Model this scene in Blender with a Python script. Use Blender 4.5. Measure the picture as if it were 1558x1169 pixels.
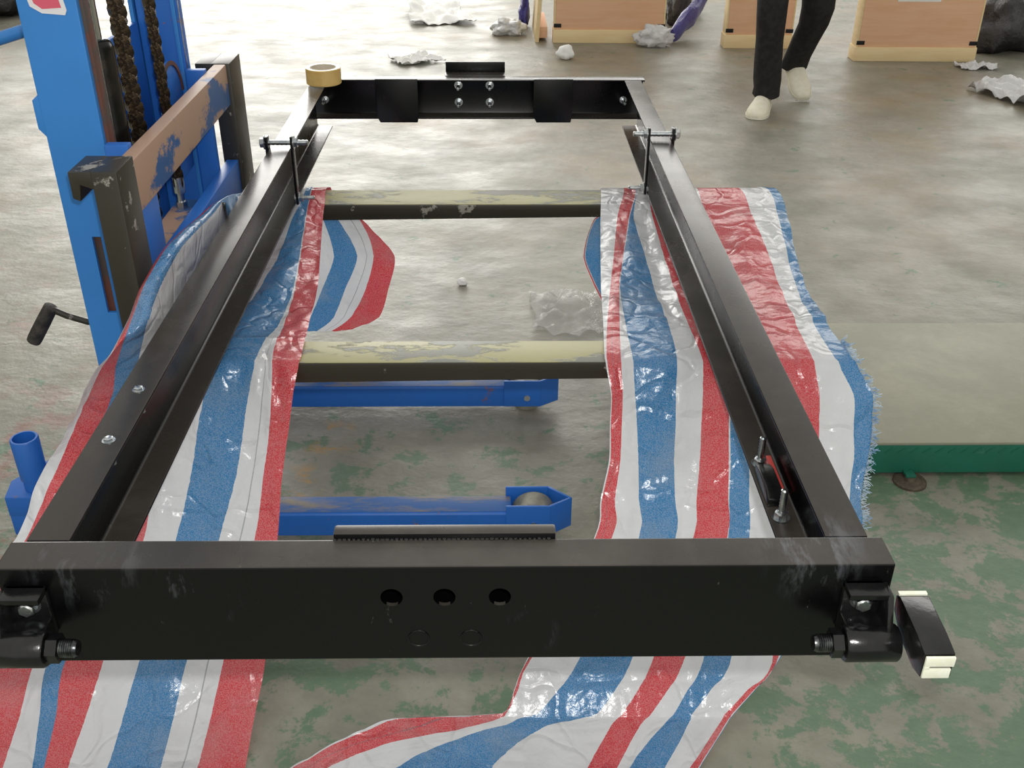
import bpy, bmesh, math, random
from mathutils import Vector, Matrix, noise
random.seed(7)
for o in list(bpy.data.objects): bpy.data.objects.remove(o)
scene = bpy.context.scene
COL = scene.collection

# ---------------------------------------------------------------- camera
def make_camera():
    p, y, r = .5283, -.0175, .0057
    cp, sp = math.cos(p), math.sin(p)
    Z = Matrix.Rotation(y, 3, 'Z')
    right = Z @ Vector((1, 0, 0)); fwd = Z @ Vector((0, cp, -sp)); up = Z @ Vector((0, sp, cp))
    c, s = math.cos(r), math.sin(r)
    R, U = c*right + s*up, -s*right + c*up
    cam = bpy.data.cameras.new('camera'); cam.sensor_width = 36; cam.lens = 36*1559.35/1558
    cam.clip_start = .02
    o = bpy.data.objects.new('camera', cam); COL.objects.link(o)
    M = Matrix((R, U, -fwd)).transposed().to_4x4(); M.translation = (0, 0, 1.47)
    o.matrix_world = M
    scene.camera = o
make_camera()

# ---------------------------------------------------------------- light
w = bpy.data.worlds.new('world'); scene.world = w; w.use_nodes = True
bgn = w.node_tree.nodes['Background']
bgn.inputs[0].default_value = (1.0, .985, .935, 1); bgn.inputs[1].default_value = .76

def lamp(name, kind, loc, energy, color, target=None, **kw):
    l = bpy.data.lights.new(name, kind); l.energy = energy; l.color = color
    for k, v in kw.items(): setattr(l, k, v)
    o = bpy.data.objects.new(name, l); COL.objects.link(o); o.location = loc
    if target is not None:
        o.rotation_euler = (Vector(target) - Vector(loc)).to_track_quat('-Z', 'Y').to_euler()
    return o
# the camera's own flash, just above the lens
lamp('camera_flash', 'POINT', (.03, .02, 1.53), 54, (1, .98, .95), shadow_soft_size=.018)
# daylight through unseen front and windows of the back wall, heightened to brighten the rails
lamp('front_daylight', 'AREA', (-4.55, 17.85, 4.3), 1450, (1, .98, .93), (-4.55, 0, 4.3), shape='RECTANGLE', size=9.5, size_y=8.6)
lamp('window_daylight', 'AREA', (6.6, 17.85, 5.95), 640, (1, .98, .93), (6.6, 0, 5.95), shape='RECTANGLE', size=12.4, size_y=5.3)
scene.view_settings.view_transform = 'Standard'; scene.view_settings.look = 'None'
scene.view_settings.gamma = 1; scene.view_settings.use_curve_mapping = False
scene.view_settings.exposure = 0.0

# ---------------------------------------------------------------- materials
def srgb(r, g, b):
    f = lambda c: (c/255/12.92 if c/255 <= .04045 else ((c/255+.055)/1.055)**2.4)
    return (f(r), f(g), f(b), 1)
class NT:
    def __init__(s, name):
        s.m = bpy.data.materials.new(name); s.m.use_nodes = True; s.t = s.m.node_tree
        s.n = s.t.nodes; s.b = s.n['Principled BSDF']; s.out = s.n['Material Output']
    def new(s, ty, **kw):
        n = s.n.new(ty)
        for k, v in kw.items():
            if k.startswith('i_'):
                key = k[2:]; key = int(key) if key.isdigit() else key.replace('_', ' ')
                n.inputs[key].default_value = v
            else: setattr(n, k, v)
        return n
    def link(s, a, b): s.t.links.new(a, b)
    def coord(s, kind='Object', scale=(1, 1, 1), rot=(0, 0, 0)):
        tc = s.new('ShaderNodeTexCoord'); mp = s.new('ShaderNodeMapping')
        mp.inputs['Scale'].default_value = scale; mp.inputs['Rotation'].default_value = rot
        s.link(tc.outputs[kind], mp.inputs[0]); return mp.outputs[0]
    def noise(s, co, scale, detail=6, rough=.6, dist=0):
        n = s.new('ShaderNodeTexNoise'); n.inputs['Scale'].default_value = scale
        n.inputs['Detail'].default_value = detail; n.inputs['Roughness'].default_value = rough
        n.inputs['Distortion'].default_value = dist
        s.link(co, n.inputs['Vector']); return n.outputs['Fac']
    def ramp(s, fac, stops, interp='LINEAR'):
        r = s.new('ShaderNodeValToRGB'); r.color_ramp.interpolation = interp
        e = r.color_ramp.elements
        while len(e) < len(stops): e.new(.5)
        for el, (p, c) in zip(e, stops):
            el.position = p; el.color = c if hasattr(c, '__len__') else (c, c, c, 1)
        s.link(fac, r.inputs[0]); return r.outputs[0]
    def mix(s, fac, a, b):
        m = s.new('ShaderNodeMix', data_type='RGBA')
        for sock, v in ((m.inputs[0], fac), (m.inputs[6], a), (m.inputs[7], b)):
            if hasattr(v, 'links') or isinstance(v, bpy.types.NodeSocket): s.link(v, sock)
            else: sock.default_value = v
        return m.outputs[2]
    def math(s, op, a, b=None, clamp=False):
        m = s.new('ShaderNodeMath', operation=op); m.use_clamp = clamp
        for sock, v in ((m.inputs[0], a), (m.inputs[1], b)):
            if v is None: continue
            if isinstance(v, bpy.types.NodeSocket): s.link(v, sock)
            else: sock.default_value = v
        return m.outputs[0]
    def bump(s, h, strength, dist=.01, normal=None):
        b = s.new('ShaderNodeBump'); b.inputs['Strength'].default_value = strength
        b.inputs['Distance'].default_value = dist
        s.link(h, b.inputs['Height'])
        if normal is not None: s.link(normal, b.inputs['Normal'])
        return b.outputs[0]
    def set(s, **kw):
        for k, v in kw.items():
            k = k.replace('_', ' ')
            if isinstance(v, bpy.types.NodeSocket): s.link(v, s.b.inputs[k])
            else: s.b.inputs[k].default_value = v
        return s.m

def pm(name, c1, c2=None, scale=12, lo=.42, hi=.6, rough=.5, metal=0, bump=0, bscale=60, stretch=(1, 1, 1), **kw):
    t = NT(name); co = t.coord(scale=stretch)
    if c2: t.set(Base_Color=t.ramp(t.noise(co, scale, 8, .65), [(lo, c1), (hi, c2)]))
    else: t.set(Base_Color=c1)
    t.set(Roughness=rough, Metallic=metal, **kw)
    if bump: t.set(Normal=t.bump(t.noise(co, bscale, 4), bump, .004))
    return t.m

def make_floor_mat():
    t = NT('worn_painted_concrete'); co = t.coord()
    tc = t.new('ShaderNodeTexCoord'); sp = t.new('ShaderNodeSeparateXYZ'); t.link(tc.outputs['Object'], sp.inputs[0])
    X, Y = sp.outputs[0], sp.outputs[1]
    def mr(v, a, b, c=0., d=1.):
        m = t.new('ShaderNodeMapRange', interpolation_type='SMOOTHSTEP'); t.link(v, m.inputs[0])
        for i, q in zip((1, 2, 3, 4), (a, b, c, d)): m.inputs[i].default_value = q
        return m.outputs[0]
    big = t.noise(co, .9, 5, .6); fine = t.noise(co, 26, 8, .7); mid = t.noise(co, 5, 7, .65)
    base = t.ramp(mid, [(.3, srgb(116, 115, 103)), (.7, srgb(154, 150, 138))])
    base = t.mix(t.ramp(fine, [(.42, 0), (.7, .35)]), base, srgb(112, 104, 92))
    base = t.mix(t.ramp(big, [(.45, 0), (.7, .5)]), base, srgb(134, 130, 108))
    # brownish worn lane in the far right
    tint = t.math('MULTIPLY', mr(Y, 2.6, 4.5), t.ramp(t.noise(co, 1.3, 5), [(.5, 0), (.68, .5)]))
    base = t.mix(tint, base, srgb(150, 128, 92))
    # green floor paint, mostly gone, thicker at the near right
    near = mr(Y, 2.75, 1.9); right = t.math('MULTIPLY', mr(X, .35, .95), mr(Y, 2.2, 2.0))
    gn = t.math('ADD', t.noise(co, 8, 14, .74, .2), t.math('MULTIPLY', near, .095))
    gn = t.math('ADD', gn, t.math('MULTIPLY', right, .035))
    gmask = t.ramp(gn, [(.600, 0), (.640, 1)])
    gcol = t.mix(t.noise(co, 40, 4), srgb(66, 102, 78), srgb(98, 128, 98))
    base = t.mix(t.math('MULTIPLY', gmask, .88), base, gcol)
    # dusty green residue of the paint
    base = t.mix(t.math('MULTIPLY', near, .18), base, srgb(96, 112, 92))
    # reddish paint stains left, yellow traces between the legs
    def spot(cx, cy, r, col, amt, thr):
        global_d = t.new('ShaderNodeVectorMath', operation='DISTANCE')
        t.link(tc.outputs['Object'], global_d.inputs[0]); global_d.inputs[1].default_value = (cx, cy, 0)
        m = t.math('MULTIPLY', mr(global_d.outputs['Value'], r, r*.3), t.ramp(t.noise(co, 7, 8, .7), [(thr, 0), (thr+.08, amt)]))
        return t.mix(m, base, col)
    base = spot(-1.2, 1.95, .8, srgb(140, 84, 72), .6, .5)
    base = spot(-.44, 2.24, .11, srgb(176, 132, 56), .8, .5)
    base = spot(-.47, 2.05, .09, srgb(176, 132, 56), .8, .48)
    base = spot(-1.6, 3.4, 1.2, srgb(150, 104, 88), .4, .55)
    # black scuffs
    sc = t.noise(t.coord(scale=(1, 3, 1), rot=(0, 0, .5)), 3.2, 9, .72)
    base = t.mix(t.ramp(sc, [(.66, 0), (.72, .7)]), base, srgb(70, 68, 60))
    rough = t.ramp(t.noise(t.coord(scale=(1, 1.3, 1), rot=(0, 0, .4)), 3.4, 8, .62), [(.35, .36), (.65, .52)])
    b1 = t.bump(t.noise(t.coord(scale=(1, 1.35, 1), rot=(0, 0, .5)), 6, 4, .55), .30, .02)
    b2 = t.bump(t.noise(co, 60, 5, .7), .25, .004, b1)
    return t.set(Base_Color=base, Roughness=rough, Normal=b2, Specular_IOR_Level=.5)

R_, W_, B_ = srgb(216, 62, 72), srgb(230, 232, 236), srgb(48, 130, 188)
def make_tarp_mat(name, cols):
    t = NT(name); n = len(cols)
    tc = t.new('ShaderNodeTexCoord'); sp = t.new('ShaderNodeSeparateXYZ'); t.link(tc.outputs['UV'], sp.inputs[0])
    wob = t.math('MULTIPLY', t.math('SUBTRACT', t.noise(tc.outputs['UV'], 3, 3), .5), .05)
    u = t.math('DIVIDE', t.math('ADD', sp.outputs[0], wob), n)
    stops = []
    cmap = {'R': R_, 'W': W_, 'B': B_}
    for i, c in enumerate(cols): stops.append((i/n, cmap[c]))
    col = t.ramp(u, stops, 'CONSTANT')
    # sewn seams: thin grey line in the second white stripe
    seam = t.math('LESS_THAN', t.math('ABSOLUTE', t.math('SUBTRACT', sp.outputs[0], 1.45)), .02)
    col = t.mix(t.math('MULTIPLY', seam, .55), col, srgb(90, 95, 105))
    # flat woven tape: small light/dark checks
    wv = t.ramp(t.noise(t.coord(), 520, 1, .4), [(.42, 0), (.58, 1)])
    col = t.mix(t.math('MULTIPLY', wv, .16), col, srgb(240, 236, 236))
    dust_lift = t.ramp(t.noise(t.coord(), 7, 6, .6), [(.5, 0), (.75, .35)])
    col = t.mix(dust_lift, col, srgb(176, 178, 176))
    cr = t.new('ShaderNodeTexVoronoi', feature='DISTANCE_TO_EDGE', i_Scale=9.0)
    co = t.coord(); nz = t.new('ShaderNodeTexNoise', i_Scale=6.0); t.link(co, nz.inputs['Vector'])
    ad = t.new('ShaderNodeVectorMath', operation='MULTIPLY_ADD'); ad.inputs[1].default_value = (.25, .25, .25)
    t.link(nz.outputs['Color'], ad.inputs[0]); t.link(co, ad.inputs[2]); t.link(ad.outputs[0], cr.inputs['Vector'])
    crease = t.ramp(cr.outputs['Distance'], [(0, 0), (.09, 1)])
    nrm = t.bump(t.noise(co, 20, 3, .5), .5, .012)
    nrm = t.bump(crease, .32, .006, nrm)
    nrm = t.bump(wv, .10, .0008, nrm)
    t.set(Base_Color=col, Roughness=.2, Normal=nrm, Specular_IOR_Level=.75)
    tr = t.new('ShaderNodeBsdfTranslucent'); t.link(col, tr.inputs[0]); t.link(nrm, tr.inputs['Normal'])
    mx = t.new('ShaderNodeMixShader'); mx.inputs[0].default_value = .33
    t.link(t.b.outputs[0], mx.inputs[1]); t.link(tr.outputs[0], mx.inputs[2]); t.link(mx.outputs[0], t.out.inputs[0])
    return t.m

def make_plastic(name, col, alpha=.5, rough=.12):
    t = NT(name); co = t.coord()
    n = t.bump(t.noise(co, 30, 5, .7), .8, .02)
    t.set(Base_Color=col, Roughness=rough, Normal=n, Alpha=alpha, Specular_IOR_Level=.8)
    return t.m

def make_ply(name, a, b):
    t = NT(name); co = t.coord(scale=(1, 1, 9))
    g = t.noise(co, 3, 8, .6, .8)
    t.set(Base_Color=t.ramp(g, [(.3, a), (.7, b)]), Roughness=.65, Normal=t.bump(g, .1, .003)); return t.m

def make_worn(name, paint, under, scale, lo, hi, rough=.45, stretch=(1, 1, 1), bump=.2, spec=.5):
    t = NT(name); co = t.coord(scale=stretch)
    f = t.noise(co, scale, 10, .7, .2)
    shade = t.mix(t.ramp(t.noise(co, scale*.5, 5), [(.35, 0), (.7, .35)]), paint, tuple(c*.55 for c in paint[:3])+(1,))
    m = t.ramp(f, [(lo, 0), (hi, 1)])
    t.set(Base_Color=t.mix(m, shade, under), Roughness=rough, Specular_IOR_Level=spec,
          Normal=t.bump(m, bump, .002)); return t.m

M = {}
M['floor'] = make_floor_mat()
M['tarp_l'] = make_tarp_mat('woven_tarp_stripes', 'RWBWRBWRWBRW')
M['tarp_r'] = make_tarp_mat('woven_tarp_stripes_frayed', 'WRWBWRWBWRWB')
def make_black():
    t = NT('black_satin_paint'); co = t.coord()
    d = t.ramp(t.noise(co, 3.5, 8, .7), [(.48, 0), (.75, .22)])
    nn = t.new('ShaderNodeNewGeometry'); sz = t.new('ShaderNodeSeparateXYZ'); t.link(nn.outputs['Normal'], sz.inputs[0])
    dust_lift = t.math('MULTIPLY', t.math('GREATER_THAN', sz.outputs[2], .8), t.math('ADD', d, .22))   # level faces painted paler for reflected light, with dusty patches
    col = t.mix(dust_lift, srgb(6, 6, 7), srgb(104, 98, 90))
    tc = t.new('ShaderNodeTexCoord')
    for (px, py, pz), r, thr, amt in (((-.29, -1.10, .10), .07, .58, .22), ((.41, -1.06, .145), .08, .50, .40), ((-.40, -1.06, .145), .09, .52, .30), ((.09, -1.10, .04), .04, .54, .25)):
        dd = t.new('ShaderNodeVectorMath', operation='DISTANCE'); t.link(tc.outputs['Object'], dd.inputs[0]); dd.inputs[1].default_value = (px, py, pz)
        mr = t.new('ShaderNodeMapRange', interpolation_type='SMOOTHSTEP'); t.link(dd.outputs['Value'], mr.inputs[0])
        for i_, v_ in zip((1, 2, 3, 4), (r, r*.2, 0, 1)): mr.inputs[i_].default_value = v_
        sm = t.ramp(t.noise(t.coord(scale=(4, 1, 1.2), rot=(0, .45, 0)), 9, 7, .7), [(thr, 0), (thr+.12, amt)])
        col = t.mix(t.math('MULTIPLY', mr.outputs[0], sm), col, srgb(128, 132, 138))      # handling scuffs
    sc = t.ramp(t.noise(t.coord(scale=(6, 1, 2), rot=(.2, .1, .3)), 7, 6, .7), [(.68, 0), (.74, .5)])
    col = t.mix(sc, col, srgb(110, 108, 104))
    t.set(Base_Color=col, Roughness=t.ramp(t.noise(co, 6, 6), [(.3, .22), (.7, .32)]), Specular_IOR_Level=.4,
          Normal=t.bump(t.noise(co, 160, 3), .02, .001)); return t.m
M['black'] = make_black()
M['black_gloss'] = pm('black_gloss_paint', srgb(14, 14, 15), srgb(26, 26, 26), 20, rough=.22, bump=.1, bscale=90)
M['zinc'] = pm('zinc_plated_steel', srgb(176, 184, 188), srgb(208, 210, 208), 90, rough=.28, metal=1, bump=.08, bscale=300)
M['steel_raw'] = pm('bare_cut_steel', srgb(226, 228, 206), srgb(236, 238, 222), 40, rough=.5, metal=0)
M['thread'] = pm('dark_threaded_steel', srgb(70, 72, 74), srgb(110, 112, 112), 120, rough=.3, metal=1)
M['blue'] = make_worn('blue_machine_paint', srgb(40, 110, 200), srgb(128, 92, 78), 9, .62, .66)
M['blue_light'] = make_worn('blue_mast_paint', srgb(54, 132, 208), srgb(110, 150, 190), 5, .64, .74, rough=.4)
M['blue_worn'] = make_worn('blue_paint_worn_to_primer', srgb(44, 88, 142), srgb(172, 140, 120), 2.3, .47, .50, rough=.55, stretch=(1, 1, 1.6))
M['leg_top'] = make_worn('blue_paint_dusty', srgb(50, 102, 170), srgb(136, 128, 114), 7, .46, .62, rough=.55, stretch=(.6, 2, 1))
M['rust'] = make_worn('rusty_steel', srgb(104, 62, 48), srgb(74, 66, 62), 12, .5, .6, rough=.6)
M['fork'] = make_worn('fork_paint_worn', srgb(166, 162, 118), srgb(124, 126, 116), 13, .50, .55, rough=.42, stretch=(.5, 1.3, 1), bump=.4)
M['shank'] = make_worn('black_chipped_paint', srgb(50, 46, 36), srgb(146, 142, 132), 14, .60, .63, rough=.4, bump=.5)
M['grease'] = pm('greasy_chain_steel', srgb(44, 36, 28), srgb(84, 70, 52), 90, rough=.3, metal=.8, bump=.3, bscale=150)
M['dark_cyl'] = pm('dark_oily_steel', srgb(28, 28, 26), srgb(54, 50, 44), 20, rough=.25, metal=.6)
M['chrome'] = pm('chrome_rod', srgb(214, 216, 216), rough=.12, metal=1)
M['roller'] = pm('grey_nylon_roller', srgb(124, 124, 112), srgb(150, 148, 134), 30, rough=.5, bump=.1)
M['grip'] = pm('black_rubber_grip', srgb(42, 40, 36), srgb(72, 68, 62), 40, rough=.7, bump=.5, bscale=200)
M['sticker_w'] = pm('white_sticker', srgb(226, 224, 226), rough=.4)
M['sticker_r'] = pm('red_sticker_print', srgb(214, 92, 112), rough=.4)
M['tape'] = pm('amber_packing_tape', srgb(222, 182, 104), srgb(232, 198, 126), 14, rough=.22, Transmission_Weight=.15)
M['card'] = pm('cardboard_core', srgb(206, 200, 186), rough=.8)
M['ply'] = make_ply('plywood_panel', srgb(232, 180, 142), srgb(240, 196, 160))
M['pine'] = make_ply('pale_pine', srgb(232, 204, 152), srgb(244, 222, 176))
M['clip'] = pm('black_steel_clip', srgb(34, 34, 36), rough=.4, metal=.5)
M['paper'] = pm('white_paper', srgb(244, 244, 240), srgb(250, 250, 248), 8, rough=.8)
M['film'] = make_plastic('clear_crinkled_film', srgb(226, 226, 220), .22, .07)
M['film_w'] = make_plastic('milky_plastic_film', srgb(236, 236, 236), .85, .3)
M['purple'] = make_plastic('purple_blue_plastic', srgb(64, 58, 142), 1, .3)
M['bag'] = make_plastic('black_bin_bag', srgb(40, 40, 44), 1, .35)
M['trouser'] = pm('black_trouser_cloth', srgb(22, 21, 22), srgb(38, 36, 36), 30, rough=.85, bump=.3, bscale=200)
M['shirt'] = pm('grey_work_shirt', srgb(96, 100, 108), srgb(112, 116, 122), 20, rough=.85)
M['skin'] = pm('skin', srgb(196, 148, 120), rough=.55)
M['hair'] = pm('black_hair', srgb(20, 18, 17), rough=.6, bump=.5)
M['shoe'] = pm('cream_canvas_shoe', srgb(232, 226, 202), srgb(240, 236, 216), 30, rough=.7)
M['sole'] = pm('cream_rubber_sole', srgb(236, 232, 212), rough=.6)
M['scale_top'] = make_worn('dusty_green_steel_plate', srgb(140, 140, 122), srgb(152, 150, 132), 4, .45, .65, rough=.5)
M['scale_side'] = make_worn('green_painted_steel', srgb(30, 104, 84), srgb(64, 116, 98), 16, .6, .7, rough=.4)
M['wall'] = pm('pale_hall_wall', srgb(150, 150, 142), srgb(166, 164, 156), 2, rough=.8)
M['red_edge'] = pm('red_primer_edge', srgb(190, 66, 62), rough=.5)
M['thread_fray'] = pm('frayed_blue_white_threads', srgb(190, 204, 214), srgb(110, 150, 190), 30, rough=.6)

# ---------------------------------------------------------------- mesh helpers
LOC = {}
def tag(o, label=None, cat=None, group=None, kind=None):
    for k, v in (('label', label), ('category', cat), ('group', group), ('kind', kind)):
        if v: o[k] = v
    return o
def thing(name, loc, label, cat, group=None):
    o = bpy.data.objects.new(name, None); COL.objects.link(o); o.location = loc; o.empty_display_size = .05
    LOC[o.name] = Vector(loc); return tag(o, label, cat, group)
class MB:
    def __init__(s): s.v = []; s.f = []
    def add(s, vs, fs):
        k = len(s.v); s.v += [Vector(q) for q in vs]; s.f += [[i+k for i in q] for q in fs]; return s
    def box(s, x0, x1, y0, y1, z0, z1):
        return s.add([(x0,y0,z0),(x1,y0,z0),(x1,y1,z0),(x0,y1,z0),(x0,y0,z1),(x1,y0,z1),(x1,y1,z1),(x0,y1,z1)],
                     [(0,3,2,1),(4,5,6,7),(0,1,5,4),(1,2,6,5),(2,3,7,6),(3,0,4,7)])
    def prism(s, poly, fn, a, b):
        n = len(poly); vs = [fn(p, a) for p in poly] + [fn(p, b) for p in poly]
        return s.add(vs, [tuple(range(n-1, -1, -1)), tuple(range(n, 2*n))] + [(i, (i+1) % n, n+(i+1) % n, n+i) for i in range(n)])
    def rings(s, rings, cap=True, closed=True):
        n = len(rings[0]); vs = [q for r in rings for q in r]; fs = []
        for i in range(len(rings)-1):
            for j in range(n if closed else n-1):
                fs.append((i*n+j, i*n+(j+1) % n, (i+1)*n+(j+1) % n, (i+1)*n+j))
        if cap: fs += [tuple(range(n-1, -1, -1)), tuple((len(rings)-1)*n+j for j in range(n))]
        return s.add(vs, fs)
    def cyl(s, p0, p1, r0, r1=None, n=20, cap=True, rot=0):
        p0, p1 = Vector(p0), Vector(p1); r1 = r0 if r1 is None else r1
        d = (p1-p0).normalized(); a = d.orthogonal().normalized() if abs(d.z) < .99 else Vector((1, 0, 0)); b = d.cross(a)
        ring = lambda p, r: [p + a*r*math.cos(rot+2*math.pi*i/n) + b*r*math.sin(rot+2*math.pi*i/n) for i in range(n)]
        return s.rings([ring(p0, r0), ring(p1, r1)], cap)
    def lathe(s, p0, d, prof, n=24):
        p0, d = Vector(p0), Vector(d).normalized(); a = d.orthogonal().normalized(); b = d.cross(a)
        return s.rings([[p0 + d*h + a*r*math.cos(2*math.pi*i/n) + b*r*math.sin(2*math.pi*i/n) for i in range(n)] for h, r in prof], True)
    def path(s, pts, r, n=10):
        pts = [Vector(p) for p in pts]; rs = []
        up = Vector((0, 0, 1))
        for i, p in enumerate(pts):
            d = (pts[min(i+1, len(pts)-1)] - pts[max(i-1, 0)]).normalized()
            a = d.cross(up if abs(d.z) < .95 else Vector((1, 0, 0))).normalized(); b = d.cross(a)
            rs.append([p + a*r*math.cos(2*math.pi*k/n) + b*r*math.sin(2*math.pi*k/n) for k in range(n)])
        return s.rings(rs)
    def build(s, name, mat, parent=None, bevel=0, smooth=None, loc=None, label=None, mods=None):
        if parent is not None: base = LOC[parent.name]
        elif loc is not None: base = Vector(loc)
        else:
            zs = min(q.z for q in s.v); xs = [q.x for q in s.v]; ys = [q.y for q in s.v]
            base = Vector(((min(xs)+max(xs))/2, (min(ys)+max(ys))/2, zs))
        me = bpy.data.meshes.new(name); me.from_pydata([q-base for q in s.v], [], s.f)
        bm = bmesh.new(); bm.from_mesh(me); bmesh.ops.recalc_face_normals(bm, faces=bm.faces)
        if bevel:
            es = [e for e in bm.edges if len(e.link_faces) == 2 and e.calc_face_angle(0) > .6]
            bmesh.ops.bevel(bm, geom=es, offset=bevel, segments=2, affect='EDGES', profile=.6, clamp_overlap=True)
        if smooth or bevel or smooth is None:
            for f in bm.faces: f.smooth = True
            for e in bm.edges:
                if len(e.link_faces) == 2 and e.calc_face_angle(0) > .75: e.smooth = False
        bm.to_mesh(me); bm.free()
        me.materials.append(M[mat] if isinstance(mat, str) else mat)
        o = bpy.data.objects.new(name, me); COL.objects.link(o)
        LOC[o.name] = base
        if parent is not None: o.parent = parent
        else: o.location = base
        if label: o['label'] = label
        return o
def bx(name, mat, parent, b, bevel=.002, **kw): return MB().box(*b).build(name, mat, parent, bevel, **kw)
def cut(o, cutters):
    """real holes: boolean-subtract the cutter builders from a part and keep the result"""
    cs = []
    for cb in cutters:
        c = cb.build('cutter', 'black'); c.location = LOC[c.name]; cs.append(c)
        md = o.modifiers.new('b', 'BOOLEAN'); md.object = c; md.operation = 'DIFFERENCE'; md.solver = 'EXACT'
    bpy.context.view_layer.update()
    dg = bpy.context.evaluated_depsgraph_get()
    me = bpy.data.meshes.new_from_object(o.evaluated_get(dg)); o.modifiers.clear(); o.data = me
    me.polygons.foreach_set('use_smooth', [False]*len(me.polygons))
    for c in cs: bpy.data.objects.remove(c)
def copy_tree(o, parent=None):
    c = o.copy(); COL.objects.link(c); c.parent = parent; LOC[c.name] = LOC[o.name]
    for ch in list(o.children): copy_tree(ch, c)
    return c
def apply_mods(o):
    bpy.context.view_layer.update()
    dg = bpy.context.evaluated_depsgraph_get()
    me = bpy.data.meshes.new_from_object(o.evaluated_get(dg)); o.modifiers.clear(); o.data = me

# ---------------------------------------------------------------- setting
m = MB(); m.add([(-14, -4, 0), (14, -4, 0), (14, 18, 0), (-14, 18, 0)], [(0, 1, 2, 3)])
tag(m.build('floor', 'floor', loc=(0, 0, 0)), 'worn grey concrete floor with peeling green paint', kind='structure')
m = MB().box(-14, -9.3, 17.9, 18.1, 0, 9).box(.2, 14, 17.9, 18.1, 0, 3.3).box(.2, .4, 17.9, 18.1, 3.3, 9).box(12.8, 14, 17.9, 18.1, 3.3, 9).box(.4, 12.8, 17.9, 18.1, 8.6, 9).box(-9.3, .2, 17.9, 18.1, 8.6, 9)
tag(m.build('wall_back', 'wall', loc=(0, 18, 0)), 'pale back wall of the hall around an unseen open front and high windows, enlarged for daylight', kind='structure')
tag(MB().box(13.8, 14, -4, 17.8, 0, 9).build('wall_right', 'wall'), 'pale right wall of the hall', kind='structure')
tag(MB().box(-14, -13.8, -4, 17.8, 0, 9).build('wall_left', 'wall'), 'pale left wall of the hall', kind='structure')

# ---------------------------------------------------------------- chassis frame
X0, X1, YN, YF, ZT, ZB = -.5486, .4405, .8704, 3.0701, .730, .592
RL, RR = -.5332, .4251       # outer faces of the rails
frame = thing('steel_chassis_frame', (-.054, 1.97, .59), 'black painted rectangular steel channel frame lying on the raised forks', 'metal frame')
def channel(name, axis, web, tip, z0, z1, a, b, t=.005, parent=None):
    """C channel: web at 'web', flanges reach to 'tip' (coordinates across), extruded a..b"""
    sg = 1 if tip > web else -1; w = abs(tip-web); fl = .006
    pr = [(0, z0), (w, z0), (w, z0+t), (t+fl, z0+t), (t+fl*.3, z0+t+fl*.3), (t, z0+t+fl), (t, z1-t-fl), (t+fl*.3, z1-t-fl*.3), (t+fl, z1-t), (w, z1-t), (w, z1), (0, z1)]
    fn = (lambda p, q: (web+sg*p[0], q, p[1])) if axis == 'y' else (lambda p, q: (q, web+sg*p[0], p[1]))
    return MB().prism(pr, fn, a, b).build(name, 'black', parent, .0020)
beam_n = channel('end_beam', 'x', YN, YN+.048, ZB, ZT, X0, X1, parent=frame)
cut(beam_n, [MB().cyl((x, YN-.02, .686), (x, YN+.02, .686), .0125, n=24) for x in (-.118, -.059, .003)])
bx('inner_web', 'black', beam_n, (X0+.002, X1-.002, YN+.040, YN+.046, ZB+.006, ZT-.006), .001)
for x in (-.090, -.030):
    MB().lathe((x, YN+.0002, .624), (0, -1, 0), [(0, .0125), (.0012, .0125), (.0016, .0105), (.0009, .0100), (.0009, 0.002)]).build('hole_plug', 'black', beam_n)
beam_f = channel('end_beam', 'x', YF, YF-.045, .615, ZT, X0+.004, X1-.004, parent=frame)
rail_l = channel('side_rail', 'y', RL, RL+.049, ZB, ZT-.0005, YN+.050, YF-.0455, parent=frame)
rail_r = channel('side_rail', 'y', RR, RR-.049, ZB, ZT-.0005, YN+.050, YF-.0455, parent=frame)
bx('slot_lip', 'red_edge', rail_r, (.4035, .4110, 1.185, 1.268, .5975, .6045), .001, label='red primer strip')
m = MB().prism([(1.150, .5972), (1.236, .5972), (1.236, .612), (1.215, .618), (1.168, .618), (1.150, .610)], lambda p, q: (q, p[0], p[1]), .379, .402)
m.build('mounting_pad', 'black_gloss', rail_r, .003)
# near and far stop plates
MB().box(-.186, .067, YN+.0482, YN+.066, .712, .7375).build('stop_plate', 'black', frame, .003)
m = MB()
for i in range(46):
    x = -.184 + i*.0054; r = .0022+.0012*random.random()
    m.lathe((x, YN+.0475, ZT-.0005+.001*random.random()), (0, -.4, 1), [(-.001, r*.6), (0, r), (.0012, r*.8), (.0018, r*.2)], 7)
tag(m.build('weld_bead', 'black_gloss', frame), kind='stuff')
m = MB().box(-.149, .028, YF, 3.124, .726, .731).box(-.149, .028, 3.119, 3.124, .726, .760)
m.build('stop_angle', 'black', frame, .001)
for xa, xb, s in ((-.351, -.227, 1), (.111, .226, -1)):
    MB().prism([(xa, .734), (xb, .734), (xb, .625), (xb-.004, .607), (xa+.010, .607), (xa, .625)], lambda p, q: (p[0], q, p[1]), YF-.053, YF-.0455).build('cover_plate', 'black', frame, .0015)

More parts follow.
